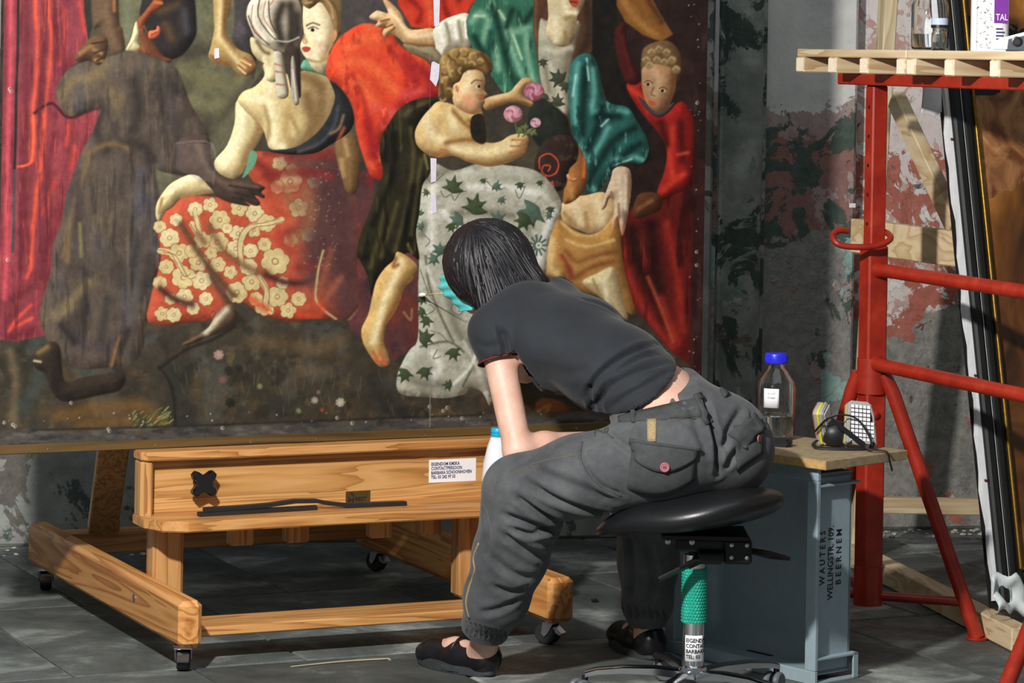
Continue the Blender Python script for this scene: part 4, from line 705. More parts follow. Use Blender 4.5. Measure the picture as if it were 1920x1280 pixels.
for q in ([(812, -20), (825, -20), (823, 48), (817, 51), (814, 48)], [(809, 117), (813, 115), (824, 121), (822, 148), (817, 162), (806, 149)], [(807, 296), (818, 297), (817, 340), (808, 342)], [(809, 366), (817, 364), (818, 398), (810, 401)], [(402, 91), (410, 90), (411, 108), (402, 110)]): tissue(q)
# ------------------------------------------------------------------ things on the easel's tray
def T_E(x, y, z): return E0 + EX * x + EY * y + V(0, 0, z)
q0, q1 = loc_e(onplane(375, 955, E0 + EY * .29, EY)), loc_e(onplane(757, 940, E0 + EY * .30, EY))
def strip(name, pts, h, lab):
    b = bmesh.new(); w = .022; top = []; rows = []
    for x, y, z in pts:
        rows.append([b.verts.new(T_E(x, y - w / 2, z)), b.verts.new(T_E(x, y + w / 2, z)), b.verts.new(T_E(x, y + w / 2, z + h)), b.verts.new(T_E(x, y - w / 2, z + h))])
    for A, B in zip(rows, rows[1:]):
        for k in range(4): b.faces.new((A[k], A[(k + 1) % 4], B[(k + 1) % 4], B[k]))
    b.faces.new(rows[0][::-1]); b.faces.new(rows[-1]); return tag(obj(name, b, RUBBER), lab, 'rubber strip')
strip('rubber_strip', [(q0.x - .006, .285, ZT + .001), (q0.x + .13, .292, ZT + .001), (q0.x + .24, .30, ZT + .001), (q0.x + .33, .302, ZT + .001)], .010, 'short black rubber strip lying underneath on the easel tray')
strip('rubber_strip', [(q0.x + .01, .287, ZT + .012), (q0.x + .12, .296, ZT + .012), (q0.x + .2, .303, ZT + .014), (q0.x + .27, .305, ZT + .02), (q0.x + .33, .305, ZT + .018), (q0.x + .36, .305, ZT + .011), (q0.x + .42, .306, ZT + .002), (q1.x + .005, .30, ZT + .001)], .010, 'long bent black rubber strip lying on top on the easel tray')
sb = T_E(*loc_e(onplane(931, 945, E0 + EY * .25, EY)).xy, ZT + .0005)
bt2 = empty('squeeze_bottle', sb, 0, 'translucent white plastic squeeze bottle with cyan collar standing on the easel tray', 'bottle')
t = NT('milky_plastic'); t.base('#e6edf2'); t.b.inputs['Roughness'].default_value = .35; t.b.inputs['Subsurface Weight'].default_value = .4; t.b.inputs['Subsurface Radius'].default_value = (.03, .03, .03)
turned('bottle_body', [(.001, 0), (.036, 0), (.040, .004), (.041, .03), (.040, .08), (.037, .115), (.028, .155), (.020, .178), (.017, .183), (.015, .184)], t.m, bt2)
turned('cap', [(.018, .181), (.019, .183), (.019, .189), (.017, .190), (.017, .193), (.019, .194), (.019, .203), (.017, .206), (.002, .206)], plain('cyan_cap', '#17a9d6', .4, var=.05), bt2)

# ------------------------------------------------------------------ red trestle scaffold
RED = NT('red_paint'); v = RED.tc(); n1 = RED.noise(v, 14, 5, .6); n2 = RED.noise(v, 45, 6, .75)
c = RED.ramp(n1, [(.3, '#8a2012'), (.55, '#a32a18'), (.75, '#b03c26')]); c = RED.mix(RED.ramp(n2, [(.68, 0.), (.74, .75)]), c, '#6e2e1e'); RED.base(c); RED.b.inputs['Roughness'].default_value = .38; RED.bump(n2, .1, .002); RED = RED.m
T0 = V(1.004, 8.35, 0); TD = V(.37, -.929, 0).normalized(); TN = V(TD.y, -TD.x, 0)     # TD along the trestle, TN to the left front
tre = empty('trestle_scaffold', T0, 0, 'red steel trestle scaffold with height pins and splayed legs', 'scaffold')
def tl(t, o=0.0, z=0.0): return TD * t + TN * o + V(0, 0, z)
ZC = 1.50
b = obox(bmesh.new(), tl(-.163, 0, ZC + .016), tl(1.45, 0, ZC + .016), .075, .032, .003); obj('top_channel', b, RED, tre)
for t_ in (0.0, 1.25):
    bar('inner_post', tl(t_, 0, .98), tl(t_, 0, ZC), .046, .046, RED, tre, .004, up=TD)
    bar('outer_post', tl(t_, 0, .09), tl(t_, 0, 1.062), .060, .060, RED, tre, .005, up=TD)
    turned('collar', [(.033, .655), (.041, .655), (.041, .752), (.033, .752)], RED, tre, 24, Matrix.Translation(tl(t_)))
    turned('foot_collar', [(.03, .075), (.040, .075), (.040, .18), (.03, .18)], RED, tre, 24, Matrix.Translation(tl(t_)))
    for z in (1.12, 1.20, 1.28, 1.36, 1.44): obj('pin_hole', lathe(bmesh.new(), [(.0055, -.0004), (.0055, .0006), (.001, .0007)], 12, basis(tl(t_, .0232, z), TD, (0, 0, 1))), plain('hole_black', '#0a0808', .9), tre)
for z in (.996, .737):
    pipe('rail', [tl(.028, 0, z), tl(.05, 0, z), tl(1.22, 0, z)], [.024, .019, .019], RED, tre, 16)
# height pin: a bent rod hooked round the post
b = bmesh.new(); lp = []
zc = EYE - (452 - 112) * 8.35 / F
for (uu, vv, yy) in ((1590, 433, 8.33), (1574, 432, 8.31), (1562, 440, 8.29), (1566, 453, 8.27), (1582, 461, 8.265), (1625, 463, 8.27), (1655, 457, 8.28), (1670, 447, 8.30), (1664, 437, 8.34), (1650, 433, 8.38), (1630, 436, 8.42)): lp.append(P(uu, vv, yy) - T0)
pipe('height_pin', lp, .0085, RED, tre, 10, 4)
pin = T0 + tl(0, .0, 0)
def leg(a, z0, ft):
    a = Vector(a); m = a.lerp(ft, .10); m.z = a.z - .05
    return pipe('leg', [a, m, ft + V(0, 0, .004)], [.020, .020, .020], RED, tre, 14)
ft1 = onz(1832, 1197) - T0; ft2 = onz(1480, 1165) - T0
leg(tl(.03, -.02, .71), .71, ft1); leg(tl(-.02, .03, .71), .71, ft2)
ft3 = V(-.05, .62, 0); leg(tl(-.03, -.03, .71), .71, ft3)
for ftx in (ft1, ft2, ft3):
    a = tl(0, 0, .10); e = ftx.lerp(V(0, 0, .7), .12); e.z = .098; pipe('stay', [a, e], .013, RED, tre, 12)
    turned('foot_plate', [(.001, 0), (.032, 0), (.032, .005), (.001, .006)], RED, tre, 16, Matrix.Translation(ftx))
n0 = tl(1.25); f4 = onz(1868, 1335) - T0
leg(n0 + V(-.02, .02, .71), .71, f4); leg(n0 + V(.02, -.03, .71), .71, n0 + V(.3, -.28, 0))
turned('foot_plate', [(.001, 0), (.032, 0), (.032, .005), (.001, .006)], RED, tre, 16, Matrix.Translation(f4)); turned('foot_plate', [(.001, 0), (.032, 0), (.032, .005), (.001, .006)], RED, tre, 16, Matrix.Translation(n0 + V(.3, -.28, 0)))
obj('bolt', lathe(bmesh.new(), [(.011, 0), (.011, .008), (.003, .011)], 10, basis(tl(.0302, .006, .60), TN, (0, 0, 1)) @ Matrix.Rotation(math.pi, 4, 'X')), RED, tre)

# ------------------------------------------------------------------ slatted decks lying on it
PINE = wood('pine', ['#b0926a', '#c9b08a', '#dac8a6', '#d2be98'], 0, 8, .6, 5); PINE_END = plain('pine_end', '#efe2c8', .75, var=.12, scale=120)
def t_of(u, o):
    k = (u - U0) / F; A = T0 + TN * o; return (k * A.y - A.x) / (TD.x - k * TD.y)
OV = .12
def deck(tA, tB, us, z, depth, lab):
    # own frame: x into the room's depth (across the trestle), y along the trestle
    o = empty('deck_panel', T0 + TN * OV + V(0, 0, z), math.atan2(-TN.y, -TN.x), lab, 'platform', 'pine decks on the red trestle')
    sgn = 1 if V(-TN.x, -TN.y, 0).cross(TD).z > 0 else -1
    Y = lambda t: sgn * t
    for u in us:
        t0 = t_of(u, OV); lo, hi = sorted((Y(t0), Y(t0 + .046)))
        j = box('joist', (0, lo, 0), (depth, hi, .043), PINE, o, .003)
        e = box('end_grain', (-.0012, lo + .003, .003), (.001, hi - .003, .040), PINE_END, j, 0)
    nb = max(2, round(depth / .2)); wd = depth / nb
    for k in range(nb):
        lo, hi = sorted((Y(tA), Y(tB))); bo = box('deck_board', (k * wd + .002, lo, .043), ((k + 1) * wd - .002, hi, .065), wood('pine_y', ['#b0926a', '#c9b08a', '#dac8a6', '#d2be98'], 1, 8, .6, 9), o, .003)
    return o
ZD = ZC + .032
deck(t_of(1493, OV), t_of(1697, OV), (1493, 1553, 1612, 1681), ZD, .30, 'slatted pine deck panel with nothing on it, lying on the red trestle')
deck(t_of(1700, OV), 1.42, (1700, 1771, 1856, 1955, 2070, 2230), ZD, 1.0, 'slatted pine deck panel carrying bottles, lying on the red trestle')
ZP = ZD + .0655
def stand(u, Y): p = P(u, 83, Y); return V(p.x, p.y, ZP)
GLASS = glass('clear_glass'); WATER = glass('water', '#f6fbff', 0., 1.33)
LABW = plain('label_white', '#f3f3f5', .7, var=.03)
def lab_bottle(loc, R, Hh, level, capcol, name, lab):
    o = empty(name, loc, 0, lab, 'bottle'); k = Hh
    prof = [(.002, .003), (R * .8, .001), (R * .95, .004), (R, .012), (R, k * .60), (R * .93, k * .66), (R * .62, k * .77), (R * .42, k * .83), (R * .40, k * .87), (R * .46, k * .88), (R * .46, k * .90), (R * .40, k * .91), (R * .40, k * .97)]
    inn = [(max(r - .0032, .001), z + .004 if i < 3 else z) for i, (r, z) in enumerate(prof)]
    turned('bottle_glass', prof + inn[::-1], GLASS, o, 32, cap=False)
    turned('liquid', [(.001, .0085), (R * .78, .0085), (R - .006, .016), (R - .004, level), (.001, level)], WATER, o, 32)
    if capcol: 
        b = bmesh.new(); lathe(b, [(R * .42, k * .885), (R * .56, k * .885), (R * .57, k * .90), (R * .57, k * .985), (R * .53, k), (.001, k)], 40)
        for q in range(40):
            a = q * math.pi / 20; x, y = R * .57 * math.cos(a), R * .57 * math.sin(a); obox(b, (x, y, k * .905), (x, y, k * .98), .0016, .0016)
        obj('screw_cap', b, plain('cap_' + name, capcol, .35, var=.04), o, angle=40)
    return o
lab_bottle(stand(1743, 8.16), .050, .20, .044, None, 'glass_bottle', 'clear glass bottle half full of water standing on the scaffold deck')
jr = empty('small_jar', stand(1761, 8.05), 0, 'small clear jar with black rim and pale lid on the scaffold deck', 'jar')
turned('jar_glass', [(.001, .002), (.018, 0), (.021, .003), (.022, .03), (.021, .045), (.016, .055), (.017, .062), (.015, .062), (.013, .055), (.018, .044), (.019, .03), (.018, .006), (.001, .006)], GLASS, jr, 28, cap=False)
turned('liquid', [(.001, .0065), (.0165, .0065), (.0175, .022), (.001, .022)], WATER, jr, 24)
turned('lid_ring', [(.012, .060), (.0225, .060), (.0225, .068), (.001, .068)], BLACKPL, jr, 28); turned('lid', [(.001, .0683), (.0225, .0683), (.0225, .084), (.021, .086), (.001, .086)], plain('pale_lid', '#bccbe6', .5, var=.04), jr, 28)
pt = empty('powder_tin', stand(1855, 7.98), 0, 'white powder tin with speckled side and purple label on the scaffold deck', 'tin')
def rbox(bm, hx_, hy_, r, z0, z1, M=None, bev=.002):
    pts = []
    for cx, cy, a0 in ((hx_ - r, hy_ - r, 0), (-hx_ + r, hy_ - r, 90), (-hx_ + r, -hy_ + r, 180), (hx_ - r, -hy_ + r, 270)):
        for k in range(6): a = math.radians(a0 + 18 * k); pts.append((cx + r * math.cos(a), cy + r * math.sin(a)))
    return prism(bm, pts, z0, z1, M, bev)
obj('tin_body', rbox(bmesh.new(), .049, .028, .022, 0, .19), plain('tin_white', '#eeecec', .4, var=.02), pt, angle=40)
PURP = plain('purple', '#7a2f9a', .5, var=.04)
box('label_panel', (.008, -.0288, .018), (.030, -.0278, .118), LABW, pt, 0); lp_ = box('label_band', (.007, -.0294, .074), (.044, -.0286, .16), PURP, pt, 0)
text('lettering', 'TAL', .024, LABW, lp_, basis((.011, -.0297, .082), (1, 0, 0), (0, 0, 1)), sx=.75)
b = bmesh.new()
for k in range(4): aabox(b, (.013 - .001 * (k % 2), -.0292, .030 + k * .009), (.030 + .002 * (k % 3), -.0288, .0345 + k * .009))
obj('small_print', b, plain('ink_violet', '#3b3a6e', .7), pt)
b = bmesh.new(); r3 = random.Random(3)
for k in range(46):
    x = r3.uniform(-.038, .002); z = r3.uniform(.006, .18); a = r3.choice((.8, 2.3, .3, 2.8)); M = Matrix.Translation((x, -.0282, z)) @ Matrix.Rotation(a, 4, 'Y'); aabox(b, (-.0035, -.0004, -.0005), (.0035, .0003, .0005), 0, M)
for k in range(40): aabox(b, (-.0395, -.0284, .004 + k * .0045), (-.0365 + (.001 if k % 5 == 0 else 0), -.0276, .0048 + k * .0045))
obj('speckle', b, INK, pt)
dv = empty('hand_device', stand(1903, 7.80), math.radians(-12), 'white plastic hand device with dark grey button panel on the scaffold deck', 'device')
b = bmesh.new(); prism(b, [(-.062, .0), (-.058, .022), (-.035, .034), (.03, .052), (.09, .058), (.10, .0)], -.028, .028, Matrix(((1, 0, 0, 0), (0, 0, 1, 0), (0, 1, 0, 0), (0, 0, 0, 1))), .006); obj('body', b, plain('device_white', '#e9edf0', .45, var=.03), dv, angle=40)
b = bmesh.new(); prism(b, [(-.022, .001), (-.018, .034), (.03, .046), (.085, .047), (.09, .012), (.04, .004)], -.0305, .0305, Matrix(((1, 0, 0, 0), (0, 0, 1, 0), (0, 1, 0, 0), (0, 0, 0, 1))), .003); pn = obj('grey_panel', b, plain('panel_grey', '#3c4650', .5), dv, angle=40)
obj('button', lathe(bmesh.new(), [(.013, 0), (.013, .005), (.009, .006), (.008, .003), (.001, .003)], 20, basis((.006, -.0305, .026), (1, 0, 0), (0, 0, 1))), BLACKPL, pn, angle=30)

# ------------------------------------------------------------------ pine stand and the second picture in a black frame
PINE_V = wood('pine_v', ['#bda57c', '#d3bf9a', '#e2d2b2', '#dac8a4'], 2, 8, .6, 3); PINE_S = wood('pine_s', ['#b8996c', '#cfb48a', '#dec8a4', '#d6bd94'], 1, 9, .6, 13)
ps = empty('pine_stand', (1.2, 9.0, 0), 0, 'raw pine timber stand behind the red trestle, propping up the black framed picture', 'stand')
def pr(p): return p - V(1.2, 9.0, 0)
fl0, fl1 = onz(1584, 1050), onz(1916, 1222)
side = (fl1 - fl0).normalized(); sn = V(side.y, -side.x, 0)
A0 = P(1601, 1000, 9.52); A0.z = .0
bar('upright', pr(V(A0.x, A0.y, 0.002)), pr(P(1669, -60, 9.25)), .075, .04, PINE_V, ps, .003, up=WD)
bar('foot_beam', pr(fl0 + V(0, 0, .032)), pr(fl1 + V(0, 0, .032)), .06, .062, PINE_S, ps, .003)
cA, cB = P(1604, 441, 9.05), P(1806, 468, 8.62)
bar('side_rail', pr(cA), pr(cB), .04, .10, PINE_S, ps, .003)
dA, dB = P(1680, 185, 9.15), P(1792, 425, 8.72)
bar('diagonal', pr(dA), pr(dB), .038, .062, PINE_S, ps, .003)
rA, rB = P(1596, 945, 9.6), P(1856, 950, 9.62); bar('rear_rail', pr(rA), pr(rB), .04, .05, PINE, ps, .003)
for q in (V(*fl0), ):
    pass
BL, TL = P(1866, 1140, 8.22), P(1763, 100, 8.50)
upv = (TL - BL).normalized(); hv = V(-upv.y * -1, upv.x * -1, 0); hv = V(upv.y, -upv.x, 0).normalized(); nv = hv.cross(upv).normalized()
if nv.y > 0: nv = -nv
MF = Matrix((hv, upv, nv)).transposed().to_4x4(); MF.translation = BL
fr = empty('framed_picture', (0, 0, 0), 0, 'dark picture in a black and gold frame leaning on the pine stand', 'picture'); fr.matrix_world = MF
EB = NT('ebonised'); v = EB.tc((1, .2, 1)); nn = EB.noise(v, 60, 5, .7); EB.base(EB.ramp(nn, [(.35, '#0c0d0e'), (.7, '#1c1e20')])); EB.b.inputs['Roughness'].default_value = .6; EB = EB.m
GILT = plain('gilt', '#8f6a28', .42, .8, var=.25, scale=90)
FH, FW = 1.95, 1.3
LNW = plain('worn_edge', '#b8b8b4', .6)
box('frame_stile', (.012, 0, -.05), (.105, FH, 0), EB, fr, .003); box('frame_stile', (FW - .105, 0, -.05), (FW, FH, 0), EB, fr, .003)
box('frame_rail', (.105, 0, -.05), (FW - .105, .105, 0), EB, fr, .003); box('frame_rail', (.105, FH - .105, -.05), (FW - .105, FH, 0), EB, fr, .003)
box('moulding', (.012, 0, 0), (.040, FH, .022), EB, fr, .006); box('moulding', (.052, .0, 0), (.074, FH, .012), EB, fr, .005)
box('worn_line', (.0385, .002, .0215), (.0405, FH, .0228), LNW, fr, 0)
pipe('gilt_bead', [V(.094, .1, .004), V(.094, FH - .1, .004)], .0055, GILT, fr, 10); pipe('gilt_bead', [V(.094, .1, .004), V(FW - .094, .1, .004)], .0055, GILT, fr, 10)
t = NT('dark_picture'); v = t.tc((1, .6, 1)); a = t.noise(v, 3.2, 4, .5, 1.6); c2 = t.noise(v, 9, 5, .6, 2.0)
sp = t.n('ShaderNodeSeparateXYZ'); t.l(t._tc.outputs['Object'], sp.inputs[0])
col = t.ramp(a, [(.36, '#3a2416'), (.5, '#7a4a1e'), (.62, '#a86e30'), (.72, '#c89a5a')]); col = t.mix(t.ramp(c2, [(.45, 0.), (.7, .6)]), col, '#5a3014')
up_ = t.ramp(t.math('ADD', sp.outputs['Y'], t.math('MULTIPLY', c2, .12)), [(1.0, 0.), (1.0, 0.)]); 
hi = t.math('GREATER_THAN', t.math('ADD', sp.outputs['Y'], t.math('MULTIPLY', a, .3)), 1.56); hi = t.math('MULTIPLY', hi, t.math('LESS_THAN', t.math('ADD', sp.outputs['Y'], t.math('MULTIPLY', c2, .2)), 1.72)); col = t.mix(hi, col, '#0e0e0c')
fl = t.math('MULTIPLY', t.math('GREATER_THAN', t.math('ADD', sp.outputs['Y'], t.math('MULTIPLY', a, .25)), 1.28), t.math('LESS_THAN', t.math('ADD', sp.outputs['Y'], t.math('MULTIPLY', a, .3)), 1.56)); col = t.mix(fl, col, t.ramp(c2, [(.35, '#6a3c22'), (.6, '#b07a4c'), (.75, '#d8a878')]))
t.base(col); t.b.inputs['Roughness'].default_value = .35
box('canvas', (.095, .095, -.03), (FW - .095, FH - .095, -.006), t.m, fr, 0)
WP = plain('white_paper', '#dfe2e4', .8, var=.05, scale=60)
b = bmesh.new(); rowp = []
for k in range(40):
    y = .02 + (FH - .02) * k / 39; j = .004 * math.sin(k * 1.9) + .003 * math.sin(k * .7); rowp.append([b.verts.new((.003 + j, y, -.020)), b.verts.new((.002 + j * .6, y, -.001)), b.verts.new((.014, y, .0015)), b.verts.new((.0115, y, -.018))])
for A_, B_ in zip(rowp, rowp[1:]):
    for k in range(4): b.faces.new((A_[k], A_[(k + 1) % 4], B_[(k + 1) % 4], B_[k]))
b.faces.new(rowp[0]); b.faces.new(rowp[-1]); obj('edge_paper', b, WP, fr)
def sheet(name, fn, nu, nv_, mat, parent, th=.0012):
    b = bmesh.new(); g = [[b.verts.new(fn(i / (nu - 1), j / (nv_ - 1))) for i in range(nu)] for j in range(nv_)]
    for j in range(nv_ - 1):
        for i in range(nu - 1): b.faces.new((g[j][i], g[j][i + 1], g[j + 1][i + 1], g[j + 1][i]))
    bmesh.ops.recalc_face_normals(b, faces=b.faces[:]); bmesh.ops.solidify(b, geom=b.faces[:], thickness=th); return obj(name, b, mat, parent, smooth=True)
sheet('torn_paper', lambda a, c: V(-.014 - .045 * (1 - a) * (1 - c) ** .8 - .012 * (1 - a), 1.36 + .26 * c + .006 * math.sin(a * 7), -.02 + .02 * a + .008 * math.sin(c * 5)), 8, 14, WP, fr)
sheet('plastic_wrap', lambda a, c: V(-.02 + .22 * a, -.02 + .10 * c + .012 * math.sin(a * 9) + .01 * math.sin(a * 23), .028 + .012 * math.sin(a * 14 + c * 4) + .01 * math.sin(c * 9)), 26, 12, glass_mat if False else plain('plastic_film', '#d3dadb', .25, var=.08, scale=25), fr)
for v_ in (240, 700, 900): obj('tack', lathe(bmesh.new(), [(.004, 0), (.004, .002), (.001, .003)], 10, Matrix.Translation((.008, (1140 - v_) / 700., .0018))), plain('rust', '#6a3020', .6), fr)

# ------------------------------------------------------------------ grey crate on end with a board for a table
CG = plain('crate_grey', '#8ea0a8', .45, var=.06, scale=40, bump=.05, bscale=300)
C0 = V(.786, 7.616, 0); CXd = V(.66, -.751, 0).normalized()
cr_ = empty('plastic_crate', C0, math.atan2(CXd.y, CXd.x), 'grey plastic crate stood on end with black stencilled lettering, carrying a board', 'crate')
Wc, Hc, Dc = .54, .545, .150     # local: x to the right along the open side, y inward, z up
wall_t = .012
box('crate_base', (-Wc + .02, Dc - .012, .02), (-.02, Dc, Hc - .02), CG, cr_, .003)
for nm, lo, hi in (('crate_wall', (-Wc + .02, .006, .018), (-.02, Dc, .032)), ('crate_wall', (-Wc + .02, .006, Hc - .032), (-.02, Dc, Hc - .018)), ('crate_wall', (-.034, .006, .02), (-.020, Dc, Hc - .02)), ('crate_wall', (-Wc + .02, .006, .02), (-Wc + .034, Dc, Hc - .02))): box(nm, lo, hi, CG, cr_, .002)
b = bmesh.new()
for lo, hi in (((-Wc, 0, 0), (0, .012, .034)), ((-Wc, 0, Hc - .034), (0, .012, Hc)), ((-.036, 0, .034), (0, .012, Hc - .034)), ((-Wc, 0, .034), (-Wc + .036, .012, Hc - .034))): aabox(b, lo, hi, .002)
for z0, z1 in ((0, .006), (.060, .066), (Hc - .05, Hc - .044), (Hc - .006, Hc)): aabox(b, (-.024, .008, z0), (0, Dc + .012, z1), .001)
aabox(b, (-.006, Dc - .006, 0), (0, Dc + .012, .066), .001); aabox(b, (-.024, .010, .034), (-.014, .016, Hc - .03), .001)
obj('crate_rim', b, CG, cr_)
pts = []
b = bmesh.new(); rbox(b, .045, .007, .0065, -.0005, .0005, Matrix.Translation((-.26, .072, .0325)), 0); obj('hand_slot', b, plain('slot_black', '#0c0e0f', .8), cr_)
b = bmesh.new()
for zz in (0, 1):   # coved fillet between the walls and the base
    pass
for sx_, x0 in ((1, -Wc + .034), (-1, -.034)):
    q = [(0, 0)] + [(.05 * (1 - math.cos(k * math.pi / 16)) , .05 * (1 - math.sin(k * math.pi / 16))) for k in range(9)][::-1]
    prism(b, [(x0 + sx_ * x, Dc - .012 - y) for x, y in q], .03, Hc - .03)
for sz, z0 in ((1, .032), (-1, Hc - .032)):
    q = [(0, 0)] + [(.05 * (1 - math.cos(k * math.pi / 16)) , .05 * (1 - math.sin(k * math.pi / 16))) for k in range(9)][::-1]
    prism(b, [(Dc - .012 - y, z0 + sz * x) for x, y in q], -Wc + .03, -.03, Matrix(((0, 0, 1, 0), (1, 0, 0, 0), (0, 1, 0, 0), (0, 0, 0, 1))))
obj('crate_fillet', b, CG, cr_, angle=40)
for k, (s, z, sx) in enumerate((('W A U T E R S', .245, .78), ('WELLINGSTR. 109.', .205, .82), ('B E E R N E M', .240, .86))):
    text('lettering', s, .028, INK, cr_, basis((-.0196, .052 + k * .030, z), (0, 0, 1), (0, -1, 0)), sx=sx, bold=.0006)
BC = V(.80, 7.57, 0); B1 = V(.70, .714, 0).normalized(); B2 = V(-B1.y, B1.x, 0)
BRD = NT('raw_board'); v = BRD.tc(); n1 = BRD.noise(v, 40, 5, .7); BRD.base(BRD.ramp(n1, [(.3, '#85735a'), (.6, '#a3906e'), (.8, '#b5a280')])); BRD.b.inputs['Roughness'].default_value = .7; BRD.bump(n1, .1, .003)
bd_ = empty('table_board', BC, math.atan2(B1.y, B1.x), 'wood chip board lying on the grey crate as a side table', 'board')
box('board_slab', (0, 0, Hc + .0005), (.335, .56, Hc + .0245), BRD.m, bd_, .0015); box('board_edge', (-.0006, .001, Hc + .003), (.0006, .558, Hc + .022), plain('edge_strip', '#b7925a', .6, var=.2, scale=80), bd_, 0)
ZB = Hc + .025
lb2 = lab_bottle(onz(1453, 822, ZB), .0515, .225, .062, '#2a2ad8', 'reagent_bottle', 'clear glass reagent bottle with blue screw cap on the side table')
lbx = .040
sl = sheet('paper_label', lambda a, c: V(.0522 * math.sin(-.72 + .80 * a), -.0522 * math.cos(-.72 + .80 * a), .086 + .050 * c), 8, 3, LABW, lb2, .0006)
b = bmesh.new(); r5 = random.Random(8)
for row, zz in ((0, .1225), (1, .110)):
    for k in range(9):
        a = -.5 + .045 * k; pts_ = [V(.0529 * math.sin(a + da), -.0529 * math.cos(a + da), zz + dz) for da, dz in ((0, r5.uniform(0, .004)), (.014, r5.uniform(-.001, .002)), (.028, r5.uniform(0, .005)))]
        if k != 2: tube(b, pts_, .00045, 4)
obj('handwriting', b, plain('pencil', '#6b6d78', .8), sl)
bb_ = tag(obj('black_case', rbox(bmesh.new(), .036, .017, .010, 0, .020, Matrix.Translation(V(onz(1459, 836, ZB).x, onz(1459, 836, ZB).y, ZB)) @ Matrix.Rotation(-.35, 4, 'Z'), .005), BLACKPL, None, angle=40), 'small rounded black case beside the blue capped bottle', 'case')
# respirator half mask with two filter cartridges
rp0 = onz(1585, 838, ZB)
rs = empty('respirator', rp0, math.radians(10), 'black rubber respirator with two grated white filters lying on the side table', 'respirator')
DGR = plain('respirator_rubber', '#1a1c1f', .45, var=.1); LGR = plain('filter_grey', '#a3a49f', .5, var=.05); YEL = plain('yellow_band', '#d9cf1f', .5, var=.05); WGR = plain('grate_white', '#f1f1f4', .4, var=.02); PNK = plain('pink_band', '#a8786a', .6)
def cartridge(M, front):
    def outline(s): return [(x * s, y * s) for x, y in ((-.038, -.045), (-.030, -.050), (.028, -.050), (.036, -.044), (.030, .020), (.022, .046), (.014, .052), (-.026, .052), (-.034, .046))]
    o = obj('filter_cartridge', prism(bmesh.new(), outline(1), 0, .012, M, .003), LGR, rs, angle=40)
    obj('yellow_band', prism(bmesh.new(), outline(.97), -.006, 0, M, 0), YEL, o, angle=40); obj('grey_band', prism(bmesh.new(), outline(.99), -.012, -.006, M, 0), LGR, o, angle=40); obj('pink_band', prism(bmesh.new(), outline(.98), -.016, -.012, M, 0), PNK, o, angle=40)
    obj('dark_mesh', prism(bmesh.new(), outline(.80), .0118, .0124, M, 0), BLACKPL, o)
    b = bmesh.new()
    for i in range(6):
        for j in range(9):
            x = -.0235 + i * .0095; y = -.038 + j * .0095
            if x > .026 - max(0, (y + .005)) * .22: continue
            aabox(b, (x - .0036, y - .0036, .0124), (x + .0036, y + .0036, .0142), 0, M)
    obj('grate', b, WGR, o)
    return o
cartridge(basis((.036, -.012, .060), (.99, .02, -.10), (-.16, .32, .93)) @ Matrix.Scale(1.12, 4), True)
cartridge(basis((-.048, .030, .062), (.50, .72, .48), (-.62, -.05, .78)) @ Matrix.Rotation(.5, 4, 'X'), False)
b = bmesh.new(); lathe(b, [(.004, 0), (.024, .002), (.034, .012), (.040, .03), (.036, .05), (.02, .062), (.004, .066)], 20, Matrix.Translation((-.018, .022, 0)) @ Matrix.Diagonal((1.1, .9, 1, 1))); obj('face_piece', b, DGR, rs, smooth=True)
def strap(pts, wd=.006): 
    b = bmesh.new(); tube(b, pts, .004, 8, True, 5, (1.5, .5)); return obj('strap', b, DGR, rs, smooth=True)
strap([V(-.075, .0, .018), V(-.088, -.012, .010), V(-.085, -.04, .0045), V(-.04, -.062, .0045), V(.01, -.066, .0045), V(.05, -.055, .006), V(.06, -.04, .016)])
strap([V(-.08, .005, .04), V(-.055, -.028, .078), V(-.015, -.04, .088), V(.02, -.045, .075), V(.048, -.05, .035), V(.055, -.055, .008)])
obj('head_harness', prism(bmesh.new(), [(-.062, .006), (-.058, -.006), (.045, -.012), (.048, .004)], -.0015, .0015, basis((-.002, -.046, .042), (.80, -.12, -.58), (.35, .5, .75)), .0005), DGR, rs)
strap([V(-.03, -.05, .005), V(-.008, -.045, .012), V(.008, -.03, .030), V(.0, -.02, .05)])
rsi = (Matrix.Translation(rp0) @ Matrix.Rotation(math.radians(10), 4, 'Z')).inverted(); strap([V(.055, -.03, .012)] + [rsi @ (BC + B1 * x + B2 * y + V(0, 0, ZB + z)) for x, y, z in ((.22, .04, .008), (.235, .012, .0055), (.243, -.005, .001), (.25, -.008, -.022), (.262, -.007, -.045))])
